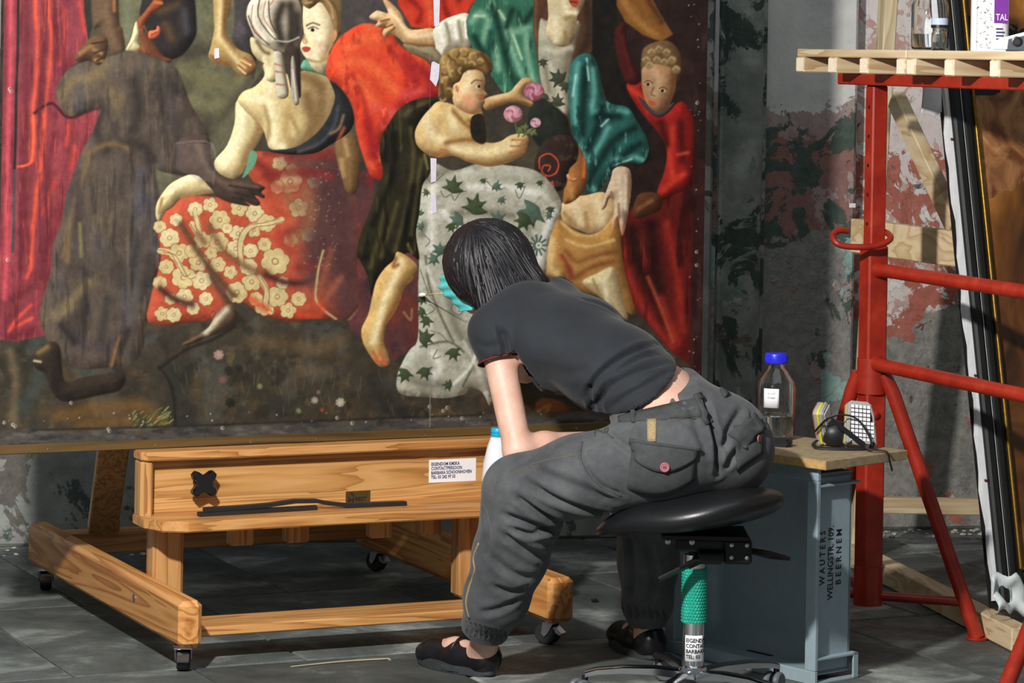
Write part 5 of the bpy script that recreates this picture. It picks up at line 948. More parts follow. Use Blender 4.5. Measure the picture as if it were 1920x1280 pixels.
# ------------------------------------------------------------------ saddle stool
S0 = V(.467, 7.40, 0)
st = empty('saddle_stool', S0, 0, 'black saddle stool on a chrome star base, green mesh sleeve round the column', 'stool')
VIN = NT('black_vinyl'); v = VIN.tc(); n1 = VIN.noise(v, 220, 3, .6); VIN.base('#141517'); VIN.b.inputs['Roughness'].default_value = .36; VIN.bump(n1, .12, .002); VIN = VIN.m
SF = V(-.80, .60, 0)                                   # the way the seat faces
def seat_fn(a, c):                                       # a: angle round, c: 0 top centre .. 1 bottom centre
    pass
b = bmesh.new(); NR, NA = 22, 64; rings = []
for j in range(NR + 1):
    th = math.pi * j / NR; rr = abs(math.sin(th)) ** .62; zz = math.cos(th); zz = math.copysign(abs(zz) ** .9, zz)
    ring = []
    for k in range(NA):
        ph = 2 * math.pi * k / NA; ca, sa = math.cos(ph), math.sin(ph)
        x = math.copysign(abs(ca) ** .85, ca) * rr * .225; y = math.copysign(abs(sa) ** .85, sa) * rr * .205   # x forward
        thick = .047 * (1 - .28 * max(0, x) / .225)
        droop = -.95 * max(0, x - .0) ** 1.75 - .012 * (x / .22) - .05 * (max(0, abs(y) - .07) / .13) ** 2 * .3
        back = .022 * max(0, -x / .22) ** 2
        ring.append(b.verts.new((x, y, zz * thick + droop + back)))
    rings.append(ring)
for A_, B_ in zip(rings, rings[1:]):
    for k in range(NA): b.faces.new((A_[k], A_[(k + 1) % NA], B_[(k + 1) % NA], B_[k]))
bmesh.ops.remove_doubles(b, verts=b.verts[:], dist=1e-5)
seat = obj('seat', b, VIN, st, smooth=True); seat.location = (-.012, .02, .470); seat.rotation_euler = (0, 0, math.atan2(SF.y, SF.x))
ang = math.atan2(SF.y, SF.x)
def mech(name, lo, hi, mat, bev=.003): 
    o = box(name, lo, hi, mat, st, bev); return o
mb = empty('tilt_mechanism', (0, 0, 0), 0); mb.parent = st
BM = plain('black_metal', '#131415', .4, .3)
box('plate', (-.085, -.075, .405), (.125, .09, .417), BM, mb, .002); box('housing', (.065, -.055, .345), (.135, .05, .405), BM, mb, .006); box('bridge', (-.05, -.045, .372), (.07, .045, .405), BM, mb, .006)
obj('barrel', lathe(bmesh.new(), [(.001, 0), (.018, 0), (.018, .055), (.012, .062), (.001, .062)], 20, Matrix.Translation((.005, -.05, .362)) @ Matrix.Rotation(math.pi / 2, 4, 'Y')), BM, mb, angle=30)
for x, z in ((.085, .362), (.085, .392), (.122, .392), (.122, .362)): obj('bolt', lathe(bmesh.new(), [(.005, 0), (.005, .002), (.001, .0035)], 8, basis((x, -.055, z), (1, 0, 0), (0, 0, 1))), STEEL, mb)
for x in (-.07, -.012): obj('bolt', lathe(bmesh.new(), [(.007, 0), (.007, .005), (.003, .007)], 8, basis((x, -.065, .40), (1, 0, 0), (0, 0, 1))), STEEL, mb)
obj('lever', prism(bmesh.new(), [(0, -.012), (-.05, -.019), (-.108, -.016), (-.112, .014), (-.055, .016), (0, .012)], -.004, .004, basis((.0, -.062, .352), (.86, .28, .38), (.1, .6, -.2)), .002), BM, st)
pipe('lever_rod', [V(.03, -.05, .365), V(.0, -.062, .352), V(-.02, -.066, .343)], .010, BM, st, 12)
obj('lever', prism(bmesh.new(), [(0, -.009), (.055, -.012), (.11, -.006), (.112, .004), (.06, .012), (0, .009)], -.004, .004, basis((.125, .0, .372), (.93, .1, -.18), (.0, .9, .5)), .002), BM, st)
CHR = CHROME
turned('column', [(.027, .075), (.027, .36), (.02, .36)], CHR, st, 32); turned('piston', [(.016, .2), (.016, .40)], BM, st, 20)
GR = plain('green_mesh', '#0f9c84', .45, var=.12, scale=60)
b = bmesh.new(); lathe(b, [(.0295, .195), (.0295, .328)], 40, cap=False); bmesh.ops.solidify(b, geom=b.faces[:], thickness=.0012)
for z in range(17):
    for k in range(26):
        a = (k + .5 * (z % 2)) * 2 * math.pi / 26; zz = .199 + z * .0077; M = basis((.0302 * math.cos(a), .0302 * math.sin(a), zz), (-math.sin(a), math.cos(a), 0), (0, 0, 1))
        b2 = bmesh.new(); q = [b2.verts.new(c_) for c_ in ((.003, 0, 0), (0, .0032, 0), (-.003, 0, 0), (0, -.0032, 0), (0, 0, .0016))]
        for i in range(4): b2.faces.new((q[i], q[(i + 1) % 4], q[4]))
        merge(b, b2, M)
obj('mesh_sleeve', b, GR, st)
sk_ = sheet('paper_label', lambda a, c: V(.0278 * math.sin(-.85 + 1.75 * a), -.0278 * math.cos(-.85 + 1.75 * a), .104 + .062 * c), 14, 3, LABW, st, .0006); sk_['label'] = 'white paper sticker wrapped round the column'
def wrap_text(s, z, size, a0, R):
    o = text('lettering', s, size, INK, sk_, None, bold=.0003, sx=.9); me = o.data
    for vv in me.vertices: x, y = vv.co.x, vv.co.y; a = a0 + x / R; vv.co = (R * math.sin(a), -R * math.cos(a), z + y)
    return o
for k, s in enumerate(('EIGENDOM', 'CONTACT', 'BARBARA', 'TEL: 03')): wrap_text(s, .150 - k * .0132, .0135, -.72, .0290)
turned('base_hub', [(.024, .055), (.036, .058), (.038, .075), (.034, .088), (.027, .092)], CHR, st, 32)
for k in range(5):
    a = math.radians(178 + 72 * k); d = V(math.cos(a), math.sin(a), 0); s_ = V(-d.y, d.x, 0)
    b = bmesh.new(); rows = []
    for t_, zt, w_, h_ in ((.02, .080, .018, .022), (.09, .086, .017, .020), (.17, .085, .016, .017), (.235, .078, .015, .015), (.262, .070, .014, .014)):
        rows.append([b.verts.new(d * t_ + s_ * x + V(0, 0, z)) for x, z in ((-w_, zt - h_), (w_, zt - h_), (w_, zt - .004), (w_ * .6, zt), (-w_ * .6, zt), (-w_, zt - .004))])
    for A_, B_ in zip(rows, rows[1:]):
        for i in range(6): b.faces.new((A_[i], A_[(i + 1) % 6], B_[(i + 1) % 6], B_[i]))
    b.faces.new(rows[0][::-1]); b.faces.new(rows[-1]); lg_ = obj('base_leg', b, CHR, st, angle=40)
    cs = empty('caster', d * .262, a + .6 + k); cs.parent = st
    for y in (-.013, .013): obj('wheel', lathe(bmesh.new(), [(.004, -.008), (.022, -.008), (.0255, -.004), (.0255, .004), (.022, .008), (.004, .008)], 22, Matrix.Translation((.014, y, .0255)) @ Matrix.Rotation(math.pi / 2, 4, 'X')), plain('caster_grey', '#5c6066', .4), cs, angle=30)
    b = bmesh.new(); lathe(b, [(.008, .03), (.008, .058)], 12); aabox(b, (-.008, -.004, .02), (.02, .004, .04), .002); obj('stem', b, BLACKPL, cs)

# small litter on the floor
p = onz(1116, 1128); b = bmesh.new(); bmesh.ops.create_icosphere(b, subdivisions=2, radius=.009)
for vv in b.verts: vv.co = Vector((vv.co.x * 1.3, vv.co.y, vv.co.z * .55 + .0045)) * (1 + .2 * math.sin(vv.co.x * 700))
o = obj('black_pebble', b, BLACKPL); o.location = (p.x, p.y, 0); tag(o, 'small black lump lying alone on the stone floor', 'lump')
pA, pB = onz(545, 1251), onz(728, 1236); m_ = (pA + pB) / 2
b = bmesh.new(); tube(b, [pA + V(0, 0, .0022), m_ + V(.0, .01, .003), pB + V(0, 0, .0025)], [.0014, .0018, .002], 6, True, 4)
prism(b, [(-.002, -.003), (.012, -.008), (.026, 0), (.014, .011), (.0, .006)], 0, .003, Matrix.Translation(pB + V(0, 0, .001)) @ Matrix.Rotation(.7, 4, 'Y') @ Matrix.Rotation(.3, 4, 'Z'))
tag(obj('dry_stalk', b, plain('straw', '#b3a684', .8)), 'thin dry stalk with a curled leaf lying on the stone floor', 'stalk')
# ------------------------------------------------------------------ the restorer: one body, clothes over it (smoothly blended solids meshed by surface nets)
def net(val, lo, h):
    s = val < 0; nx, ny, nz = val.shape
    c = np.zeros((nx - 1, ny - 1, nz - 1), np.int8)
    for i in (0, 1):
        for j in (0, 1):
            for k in (0, 1): c += s[i:nx - 1 + i, j:ny - 1 + j, k:nz - 1 + k]
    act = (c > 0) & (c < 8); idx = np.argwhere(act); N = len(idx); num = -np.ones(act.shape, np.int64); num[act] = np.arange(N)
    acc = np.zeros((N, 3)); cnt = np.zeros(N)
    I, J, K = idx.T
    for ax in range(3):
        o1, o2 = [a for a in range(3) if a != ax]
        for p in (0, 1):
            for q in (0, 1):
                d0 = np.zeros(3, int); d0[o1] = p; d0[o2] = q; d1 = d0.copy(); d1[ax] = 1
                a = val[I + d0[0], J + d0[1], K + d0[2]]; b = val[I + d1[0], J + d1[1], K + d1[2]]; m = (a < 0) != (b < 0)
                t = np.where(m, a / np.where(m, a - b, 1), 0); pt = np.repeat(d0[None].astype(float), N, 0); pt[:, ax] += t
                acc[m] += pt[m]; cnt[m] += 1
    verts = (idx + acc / cnt[:, None]) * h + np.array(lo)
    faces = []
    for ax in range(3):
        o1, o2 = [(1, 2), (2, 0), (0, 1)][ax]
        sl0 = [slice(None)] * 3; sl1 = [slice(None)] * 3; sl0[ax] = slice(0, -1); sl1[ax] = slice(1, None)
        ch = s[tuple(sl0)] != s[tuple(sl1)]; e = np.argwhere(ch)
        ok = (e[:, o1] > 0) & (e[:, o2] > 0) & (e[:, o1] < val.shape[o1] - 1) & (e[:, o2] < val.shape[o2] - 1); e = e[ok]
        flip = s[tuple(sl0)][tuple(e.T)]
        q = []
        for d1, d2 in ((-1, -1), (0, -1), (0, 0), (-1, 0)):
            f = e.copy(); f[:, o1] += d1; f[:, o2] += d2; q.append(num[tuple(f.T)])
        q = np.stack(q, 1); q[~flip] = q[~flip][:, ::-1]; faces.append(q)
    faces = np.concatenate(faces); return verts.astype(np.float32), faces[(faces >= 0).all(1)]
def solid(prims, h, cuts=(), holes=(), pad=.03):
    "prims: (a, b, ra, rb, k[, axis, squash]); cuts: half spaces (point, normal) removed on the normal's side"
    pts = np.array([list(p[i]) for p in prims for i in (0, 1)]); rm = max(max(p[2], p[3]) * (p[6] if len(p) > 6 else 1) for p in prims)
    lo = pts.min(0) - rm - pad; hi = pts.max(0) + rm + pad; n = np.ceil((hi - lo) / h).astype(int) + 1
    ax = [np.float32(lo[i]) + np.arange(n[i], dtype=np.float32) * np.float32(h) for i in range(3)]; val = np.full(tuple(n), .08, np.float32)
    def region(a, b, r):
        l = np.minimum(a, b) - r; u = np.maximum(a, b) + r; i0 = np.clip(((l - lo) / h).astype(int), 0, n - 1); i1 = np.clip(((u - lo) / h).astype(int) + 2, 1, n)
        return tuple(slice(i0[i], i1[i]) for i in range(3))
    def dist(p, r):
        a, b = np.array(list(p[0]), np.float32), np.array(list(p[1]), np.float32)
        X, Y, Z = ax[0][r[0]][:, None, None], ax[1][r[1]][None, :, None], ax[2][r[2]][None, None, :]
        px, py, pz = X - a[0], Y - a[1], Z - a[2]
        if len(p) > 6:
            l = np.array(list(p[5]), np.float32); l /= np.linalg.norm(l); k = (1 - 1 / p[6]); d = px * l[0] + py * l[1] + pz * l[2]; bb = b - a; b = a + bb - l * (bb @ l) * k
            px, py, pz = px - d * l[0] * k, py - d * l[1] * k, pz - d * l[2] * k
        e = b - a; t = np.clip((px * e[0] + py * e[1] + pz * e[2]) / (e @ e + 1e-9), 0, 1)
        return np.sqrt((px - t * e[0]) ** 2 + (py - t * e[1]) ** 2 + (pz - t * e[2]) ** 2) - (p[2] + (p[3] - p[2]) * t)
    for p in prims:
        a, b = np.array(list(p[0])), np.array(list(p[1])); r = region(a, b, max(p[2], p[3]) * (p[6] if len(p) > 6 else 1) + .05)
        d = dist(p, r); v0 = val[r]; k = p[4]; hh = np.maximum(k - np.abs(v0 - d), 0) / k; val[r] = np.minimum(v0, d) - hh * hh * k * .25
    for p in holes:
        a, b = np.array(list(p[0])), np.array(list(p[1])); r = region(a, b, max(p[2], p[3]) * (p[6] if len(p) > 6 else 1) + .03); val[r] = np.maximum(val[r], -dist(p, r))
    for c, nn in cuts:
        nn = np.array(list(nn), float); nn /= np.linalg.norm(nn); c = np.array(list(c)); d = (ax[0][:, None, None] - c[0]) * nn[0] + (ax[1][None, :, None] - c[1]) * nn[1] + (ax[2][None, None, :] - c[2]) * nn[2]; val = np.maximum(val, d.astype(np.float32))
    return net(val, lo, h)
def as_mesh(name, v, f):
    me = bpy.data.meshes.new(name); me.vertices.add(len(v)); me.vertices.foreach_set('co', v.astype(np.float32).ravel()); me.loops.add(f.size); me.loops.foreach_set('vertex_index', f.ravel().astype(np.int32))
    me.polygons.add(len(f)); me.polygons.foreach_set('loop_start', np.arange(0, f.size, 4, dtype=np.int32)); me.update(calc_edges=True); me.validate(); return me
def normals(v, f):
    n = np.cross(v[f[:, 2]] - v[f[:, 0]], v[f[:, 3]] - v[f[:, 1]]); o = np.zeros_like(v)
    for k in range(4): np.add.at(o, f[:, k], n)
    return o / (np.linalg.norm(o, axis=1, keepdims=True) + 1e-12)
def relax(v, f, it=2, a=.5):
    for _ in range(it):
        s = np.zeros_like(v); c = np.zeros(len(v))
        for k in range(4):
            np.add.at(s, f[:, k], v[f[:, (k + 1) % 4]] + v[f[:, (k - 1) % 4]]); np.add.at(c, f[:, k], 2)
        v = v * (1 - a) + a * s / c[:, None]
    return v
def bvh_of(v, f): return BVHTree.FromPolygons([tuple(p) for p in v.tolist()], f.tolist())
def hit(bv, u, vv):
    r = bv.ray_cast(ORI, ray(u, vv).normalized()); return (r[0], r[1]) if r[0] is not None else (None, None)
def cast_path(bv, px, step=7):
    q = spline(px, False, 6); o = []
    for u, vv in q:
        a, n_ = hit(bv, float(u), float(vv))
        if a is not None: o.append(a)
    return o
def crease(v, f, bv, folds):
    n = normals(v, f); d = np.zeros(len(v), np.float32)
    for px, dep, wd in folds:
        p = np.array([list(x) for x in cast_path(bv, px)], np.float32)
        if len(p) < 2: continue
        lo = p.min(0) - wd * 3; hi = p.max(0) + wd * 3; m = np.where(((v > lo) & (v < hi)).all(1))[0]; q = v[m]; best = np.full(len(m), 1e9, np.float32); tt = np.zeros(len(m), np.float32)
        for i in range(len(p) - 1):
            e = p[i + 1] - p[i]; L = e @ e + 1e-12; t = np.clip(((q - p[i]) @ e) / L, 0, 1); dd = ((q - p[i] - t[:, None] * e) ** 2).sum(1); w_ = dd < best; best[w_] = dd[w_]; tt[w_] = (i + t[w_]) / (len(p) - 1)
        s = np.sqrt(best); d[m] += -1.35 * dep * (np.exp(-(s / wd) ** 2) - .38 * np.exp(-((s - 1.9 * wd) / wd) ** 2)) * np.clip(np.sin(np.pi * np.clip(tt, .04, .96)) * 2.2, 0, 1)
    return v + n * d[:, None]
FH_ = V(-.92, .36, -.20).normalized(); HA = (V(-.10, .0, 1) - FH_ * FH_.dot(V(-.10, .0, 1))).normalized(); HL = FH_.cross(HA).normalized()   # face direction, crown direction, her right
HC = P(917, 503, 7.86)
FD = V(-.75, .66, 0).normalized(); LT = V(FD.y, -FD.x, 0) * -1      # facing of the body; LT to her left (towards the camera)
PEL = P(1300, 832, 7.44); WA = P(1232, 752, 7.51); C1 = P(1150, 692, 7.58); C2 = P(1062, 640, 7.68); C3 = P(995, 597, 7.75)
SL, SRt = P(926, 622, 7.66), P(1036, 574, 7.88); NB = P(972, 560, 7.81)
EL, WL = P(972, 846, 7.57), P(1108, 826, 7.68)
ER, WR = P(985, 690, 7.99), P(946, 604, 8.04)
HPL, KL, ML, CL = P(1236, 862, 7.36), P(972, 920, 7.46), P(957, 1040, 7.53), P(912, 1184, 7.62)
HPR, KR, CRt = P(1345, 850, 7.56), P(1212, 945, 7.86), P(1213, 1160, 7.93)
HEL, TOE = onz(922, 1268), onz(796, 1240); LFD = (TOE - HEL).normalized()
HER = onz(1226, 1238); RFD = V(-.34, .94, 0).normalized(); TOR = HER + RFD * .25
SKIN = NT('skin'); v = SKIN.tc(); n1 = SKIN.noise(v, 18, 4, .6); SKIN.base(SKIN.ramp(n1, [(.3, '#c99a86'), (.7, '#dcb4a2')])); SKIN.b.inputs['Roughness'].default_value = .5; SKIN.b.inputs['Subsurface Weight'].default_value = .15; SKIN.b.inputs['Subsurface Radius'].default_value = (.02, .008, .005); SKIN = SKIN.m
person = empty('person', (PEL.x, PEL.y, 0), 0, 'person in black T-shirt and grey cargo trousers sitting on the stool, bent towards the painting', 'person')
def put(name, v, f, mat, parent=person):
    me = as_mesh(name, v - np.array([PEL.x, PEL.y, 0], np.float32), f); return link(name, me, mat, parent, True)
LATS = (LT, 1.0)
def torso(dr):
    return [(PEL, WA, .118 + dr, .098 + dr, .03, LT, 1.3), (WA, C1, .098 + dr, .102 + dr, .03, LT, 1.32), (C1, C2, .102 + dr, .104 + dr, .03, LT, 1.42), (C2, C3, .104 + dr, .088 + dr, .03, LT, 1.55), (C3, NB, .075 + dr, .050 + dr, .03),
            (C3, SL, .062 + dr, .056 + dr, .035), (C3, SRt, .062 + dr, .056 + dr, .035)]
def hand(W, d, n, curl, thumb_side, spread=.3, pinch=None):
    "palm and five fingers; d along the hand, n out of the back of the hand"
    d = d.normalized(); s = d.cross(n).normalized() * thumb_side; o = [(W, W + d * .075, .024, .030, .012, n, .62), (W + d * .03, W + d * .078 + s * .02, .018, .016, .01, n, .8), (W + d * .03, W + d * .075 - s * .02, .018, .015, .01, n, .8)]
    for i, (off, L) in enumerate(((.026, .068), (.009, .078), (-.009, .072), (-.026, .056))):
        a = W + d * .078 + s * off; dd = (d + s * off * spread * 4).normalized()
        for j, (fr_, r0) in enumerate(((.45, .0092), (.32, .0085), (.23, .0076))):
            an = curl * (j + .6); e = a + (dd * math.cos(an) - n * math.sin(an)) * L * fr_ * 1.05; o.append((a, e, r0, r0 - .0007, .004)); a = e
    a = W + d * .022 + s * .024; e = a + (d * .6 + s * .75 - n * .15).normalized() * .038; o.append((a, e, .0125, .0105, .008)); e2 = e + (d * .85 + s * .2 - n * .4).normalized() * .034; o.append((e, e2, .0100, .0082, .004)); return o
BZ = -.010
prims = torso(BZ) + [(NB, HC - HA * .03, .050, .052, .03), (SL, EL, .042, .036, .03), (EL, EL.lerp(WL, .35), .036, .038, .02), (EL.lerp(WL, .35), WL, .038, .024, .02), (SRt, ER, .042, .035, .03), (ER, WR, .036, .023, .02),
         (HC + HA * .028 - FH_ * .012, HC + HA * .022 + FH_ * .014, .082, .080, .03), (HC - HA * .035 + FH_ * .03, HC - HA * .078 + FH_ * .055, .055, .034, .03), (HC + FH_ * .088 - HA * .002, HC + FH_ * .103 - HA * .036, .010, .013, .012),
         (HC + FH_ * .086 - HA * .066 - HL * .018, HC + FH_ * .086 - HA * .066 + HL * .018, .009, .009, .01), (HC + FH_ * .083 + HA * .014 - HL * .045, HC + FH_ * .083 + HA * .014 + HL * .045, .012, .012, .014)]
for s in (-1, 1): prims += [(HC + HL * s * .080 - HA * .0 - FH_ * .005, HC + HL * s * .084 - HA * .03 - FH_ * .002, .014, .010, .006, HL, .55)]
prims += hand(WL, (WL - EL) + V(.05, .05, -.02), V(0, -.2, 1), .35, 1) + hand(WR, V(-.62, .25, .55), V(.55, .1, .8), .55, -1)
prims += [(PEL + LT * .07, PEL - LT * .07, .11, .11, .03), (HPL, KL, .075, .058, .03), (KL, ML, .056, .056, .02), (ML, CL, .056, .038, .02), (CL, HEL - V(0, 0, -.05) + LFD * .035, .038, .036, .02), (HEL + LFD * .03 + V(0, 0, .042), HEL + LFD * .13 + V(0, 0, .045), .033, .033, .02), (HEL + LFD * .13 + V(0, 0, .045), HEL + LFD * .22 + V(0, 0, .035), .032, .026, .02),
          (HPR, KR, .075, .058, .03), (KR, KR.lerp(CRt, .4), .056, .054, .02), (KR.lerp(CRt, .4), CRt, .054, .036, .02), (CRt, HER + RFD * .035 + V(0, 0, .05), .036, .036, .02), (HER + RFD * .03 + V(0, 0, .042), HER + RFD * .13 + V(0, 0, .045), .033, .033, .02), (HER + RFD * .13 + V(0, 0, .045), HER + RFD * .21 + V(0, 0, .035), .032, .026, .02)]
sockets = [(HC + FH_ * .098 + HA * .002 + HL * s * .031, HC + FH_ * .088 + HA * .002 + HL * s * .031, .010, .008, .01) for s in (-1, 1)]
vb, fb = solid(prims, .0062, holes=sockets); vb = relax(vb, fb, 1, .4)
body = put('body', vb, fb, SKIN)
EYEW = plain('eye_white', '#e8e4de', .3); 
for s in (-1, 1):
    e_ = obj('eye', lathe(bmesh.new(), [(.001, -.009), (.006, -.007), (.009, 0), (.006, .007), (.0045, .0079)], 14, basis(HC + FH_ * .086 + HA * .002 + HL * s * .031 - V(PEL.x, PEL.y, 0), HL, HA) if HL.cross(HA).dot(FH_) > 0 else basis(HC + FH_ * .086 + HA * .002 + HL * s * .031 - V(PEL.x, PEL.y, 0), -HL, HA)), EYEW, person, smooth=True)
    M = basis(HC + FH_ * .0942 + HA * .002 + HL * s * .031 - V(PEL.x, PEL.y, 0), HL, HA); obj('iris', lathe(bmesh.new(), [(.001, -.001), (.0045, -.001), (.0045, .0008), (.001, .0012)], 12, M), plain('iris_brown', '#2a1a10', .2), e_)
# T-shirt
SHM = NT('black_jersey'); v = SHM.tc(); n1 = SHM.noise(v, 12, 5, .6); n2 = SHM.noise(v, 700, 2, .5); SHM.base(SHM.ramp(n1, [(.3, '#14171c'), (.7, '#1d2229')])); SHM.b.inputs['Roughness'].default_value = .85; SHM.b.inputs['Sheen Weight'].default_value = .08; SHM.bump(SHM.math('ADD', SHM.math('MULTIPLY', n1, .6), SHM.math('MULTIPLY', n2, .1)), .25, .006); SHM = SHM.m
sp_dir = (C1 - PEL).normalized()
hemA, hemB = P(1338, 702, 7.55) + sp_dir * .135, P(1124, 806, 7.44) + sp_dir * .030
bx_ = sp_dir.cross(LT).normalized()
ab = (hemB - hemA).normalized(); hn = ab.cross(V(.35, .80, .48)).normalized()
if hn.dot(sp_dir) > 0: hn = -hn
slv = SL.lerp(EL, .245); sd = (EL - SL).normalized(); slr = SRt.lerp(ER, .3)
vs, fs_ = solid(torso(.006)[:5] + [(C3, SL, .068, .062, .035), (C3, SRt, .068, .062, .035), (SL, SL.lerp(EL, .30), .058, .052, .03), (SRt, SRt.lerp(ER, .34), .058, .052, .03), (C2 - LT * .09 + V(0, 0, .02), SRt, .075, .06, .05), (C2 - LT * -.05 + V(0, 0, -.05), C2 - LT * .05 + V(0, 0, -.05), .07, .07, .04)], .0055, cuts=[(hemA, hn), (HC - HA * .075, (HC - NB))])
keep = None
def clip_cyl(v, f, c, d, r):      # open the sleeve below its hem
    q = v - np.array(list(c), np.float32); t = q @ np.array(list(d), np.float32); rad = np.linalg.norm(q - t[:, None] * np.array(list(d), np.float32), axis=1); bad = (t > 0) & (rad < r); f = f[~bad[f].any(1)]
    e = np.sort(np.concatenate([f[:, [k, (k + 1) % 4]] for k in range(4)]), 1); ee, cc = np.unique(e, axis=0, return_counts=True); bd = np.unique(ee[cc == 1]); bd = bd[(np.abs(t[bd]) < .02) & (rad[bd] < r)]
    v = v.copy(); v[bd] -= t[bd][:, None] * np.array(list(d), np.float32)
    used = np.unique(f); mp = -np.ones(len(v), int); mp[used] = np.arange(len(used)); return v[used], mp[f]
vs, fs_ = clip_cyl(vs, fs_, slv, sd, .085); vs, fs_ = clip_cyl(vs, fs_, slr, (ER - SRt).normalized(), .075)
vs = relax(vs, fs_, 2, .5); bs = bvh_of(vs, fs_)
vs = crease(vs, fs_, bs, [([(1098, 742), (1128, 700), (1180, 662), (1240, 642), (1268, 648)], .010, .008), ([(1110, 770), (1150, 720), (1210, 690), (1290, 672)], .008, .008), ([(1122, 790), (1170, 745), (1240, 712), (1318, 690)], .006, .008), ([(1105, 725), (1110, 762), (1124, 796)], .007, .007), ([(1135, 715), (1128, 756), (1134, 790)], .006, .007),
    ([(940, 618), (948, 650), (952, 690)], .010, .009), ([(952, 690), (990, 722), (1040, 738)], .004, .012), ([(932, 602), (940, 640)], .003, .004), ([(1245, 640), (1256, 654), (1262, 668)], .008, .006), ([(1090, 560), (1130, 572), (1176, 600)], .003, .010), ([(1000, 690), (1060, 700), (1110, 690)], .003, .014), ([(1150, 700), (1200, 670), (1230, 664)], .005, .008), ([(1205, 720), (1270, 692), (1316, 688)], .004, .006), ([(890, 640), (912, 650), (940, 644)], .002, .008)])
shirt = put('t_shirt', vs, fs_, SHM)
for c_, d_, r_ in ((slv, sd, .0545),):      # dark red binding round the sleeve's edge
    x_, y_, _ = frame_of(d_); ring = []
    for k in range(33):
        a_ = 2 * math.pi * k / 32; dd = x_ * math.cos(a_) + y_ * math.sin(a_); ring.append(c_ + dd * r_ - d_ * .001 - Vector((PEL.x, PEL.y, 0)))
    ring[-1] = ring[0]; obj('sleeve_hem', tube(bmesh.new(), ring, .0030, 6, False), plain('hem_dark', '#5e1822', .9), shirt, smooth=True)
bm_ = shirt.modifiers.new('thickness', 'SOLIDIFY'); bm_.thickness = .0022; bm_.offset = -1
# trousers
TRM = NT('grey_canvas'); v = TRM.tc(); n1 = TRM.noise(v, 9, 5, .65); n2 = TRM.noise(v, 45, 5, .7); n3 = TRM.noise(v, 420, 2, .5); c = TRM.ramp(n1, [(.3, '#333437'), (.5, '#444649'), (.72, '#565859')]); TRM.base(TRM.mix(TRM.ramp(n2, [(.5, 0.), (.8, .45)]), c, '#565551')); TRM.b.inputs['Roughness'].default_value = .88; TRM.b.inputs['Sheen Weight'].default_value = .1
TRM.bump(TRM.math('ADD', TRM.math('MULTIPLY', n2, .5), TRM.math('MULTIPLY', n3, .08)), .35, .006); TRM = TRM.m
wbA, wbB = P(1348, 712, 7.50) + sp_dir * .046, P(1128, 803, 7.44) + sp_dir * .050
wn = (wbB - wbA).normalized().cross(V(.35, .80, .30)).normalized()
if wn.dot(sp_dir) < 0: wn = -wn
KLm = P(1085, 893, 7.41)
tp = [(PEL + LT * .055, PEL - LT * .055, .132, .128, .04), (PEL, WA, .132, .112, .03, LT, 1.28), (P(1362, 842, 7.44), P(1340, 850, 7.58), .118, .112, .05), (HPL, KLm, .112, .097, .04), (KLm, KL, .097, .084, .03), (KL, P(978, 968, 7.49), .084, .096, .03), (P(978, 968, 7.49), ML, .096, .090, .03), (ML, P(930, 1122, 7.57), .090, .078, .03), (P(930, 1122, 7.57), P(912, 1168, 7.61), .078, .058, .03), (P(912, 1168, 7.61), CL, .058, .050, .02),
      (HPR, KR, .108, .085, .04), (KR, P(1216, 1050, 7.90), .085, .076, .03), (P(1216, 1050, 7.90), P(1214, 1130, 7.92), .076, .066, .03), (P(1214, 1130, 7.92), CRt, .062, .050, .02)]
vt, ft = solid(tp, .0055, cuts=[(wbA, wn)])
def drop_faces(v, f, bad):
    f = f[~bad[f].any(1)]; used = np.unique(f); mp = -np.ones(len(v), int); mp[used] = np.arange(len(used)); return v[used], mp[f]
qd = (vt - np.array(list(wbA), np.float32)) @ np.array(list(wn), np.float32); vt, ft = drop_faces(vt, ft, qd > -.0015) if False else (vt, ft)
vt, ft = clip_cyl(vt, ft, CL + (CL - P(930, 1122, 7.57)).normalized() * .002, (CL - P(930, 1122, 7.57)).normalized(), .09); vt, ft = clip_cyl(vt, ft, CRt + V(0, 0, -.02), V(0, 0, -1), .09)
vt = relax(vt, ft, 2, .5); bp = bvh_of(vt, ft)
FO = [([(985, 900), (1040, 935), (1110, 958), (1180, 962)], .009, .010), ([(965, 930), (1010, 960), (1060, 978)], .010, .009), ([(945, 965), (1000, 985), (1045, 1000)], .009, .009), ([(940, 1000), (985, 1030), (1020, 1045)], .008, .010), ([(1048, 985), (1000, 1000), (962, 990)], .008, .008), ([(915, 1040), (960, 1075), (1000, 1085)], .006, .011), ([(925, 1100), (960, 1110), (985, 1100)], .006, .010), ([(900, 1150), (940, 1140), (975, 1120)], .006, .009), ([(1000, 880), (1080, 912), (1150, 940)], .006, .012), ([(1320, 738), (1334, 790), (1344, 840), (1346, 890)], .012, .008), ([(1352, 845), (1370, 800), (1392, 765)], .008, .009), ([(1356, 880), (1380, 850), (1404, 826)], .007, .009), ([(1140, 808), (1165, 830), (1195, 850)], .005, .008), ([(1092, 828), (1090, 860), (1120, 905), (1170, 928)], .005, .006), ([(1240, 770), (1290, 792), (1320, 830)], .004, .010), ([(1290, 760), (1310, 800), (1326, 850)], .006, .010), ([(1268, 742), (1276, 760), (1300, 756)], .006, .006), ([(1396, 730), (1412, 780), (1420, 830)], .004, .010), ([(905, 950), (915, 1000), (905, 1050)], .004, .012), ([(1178, 1000), (1186, 1070), (1180, 1120)], .008, .010), ([(1210, 1010), (1226, 1080), (1215, 1130)], .007, .010)]
for k in range(9): FO.append(([(874 + k * 9, 1166 + k * 2.2), (878 + k * 9, 1176 + k * 2.2), (876 + k * 9.2, 1188 + k * 2)], .005, .0035))
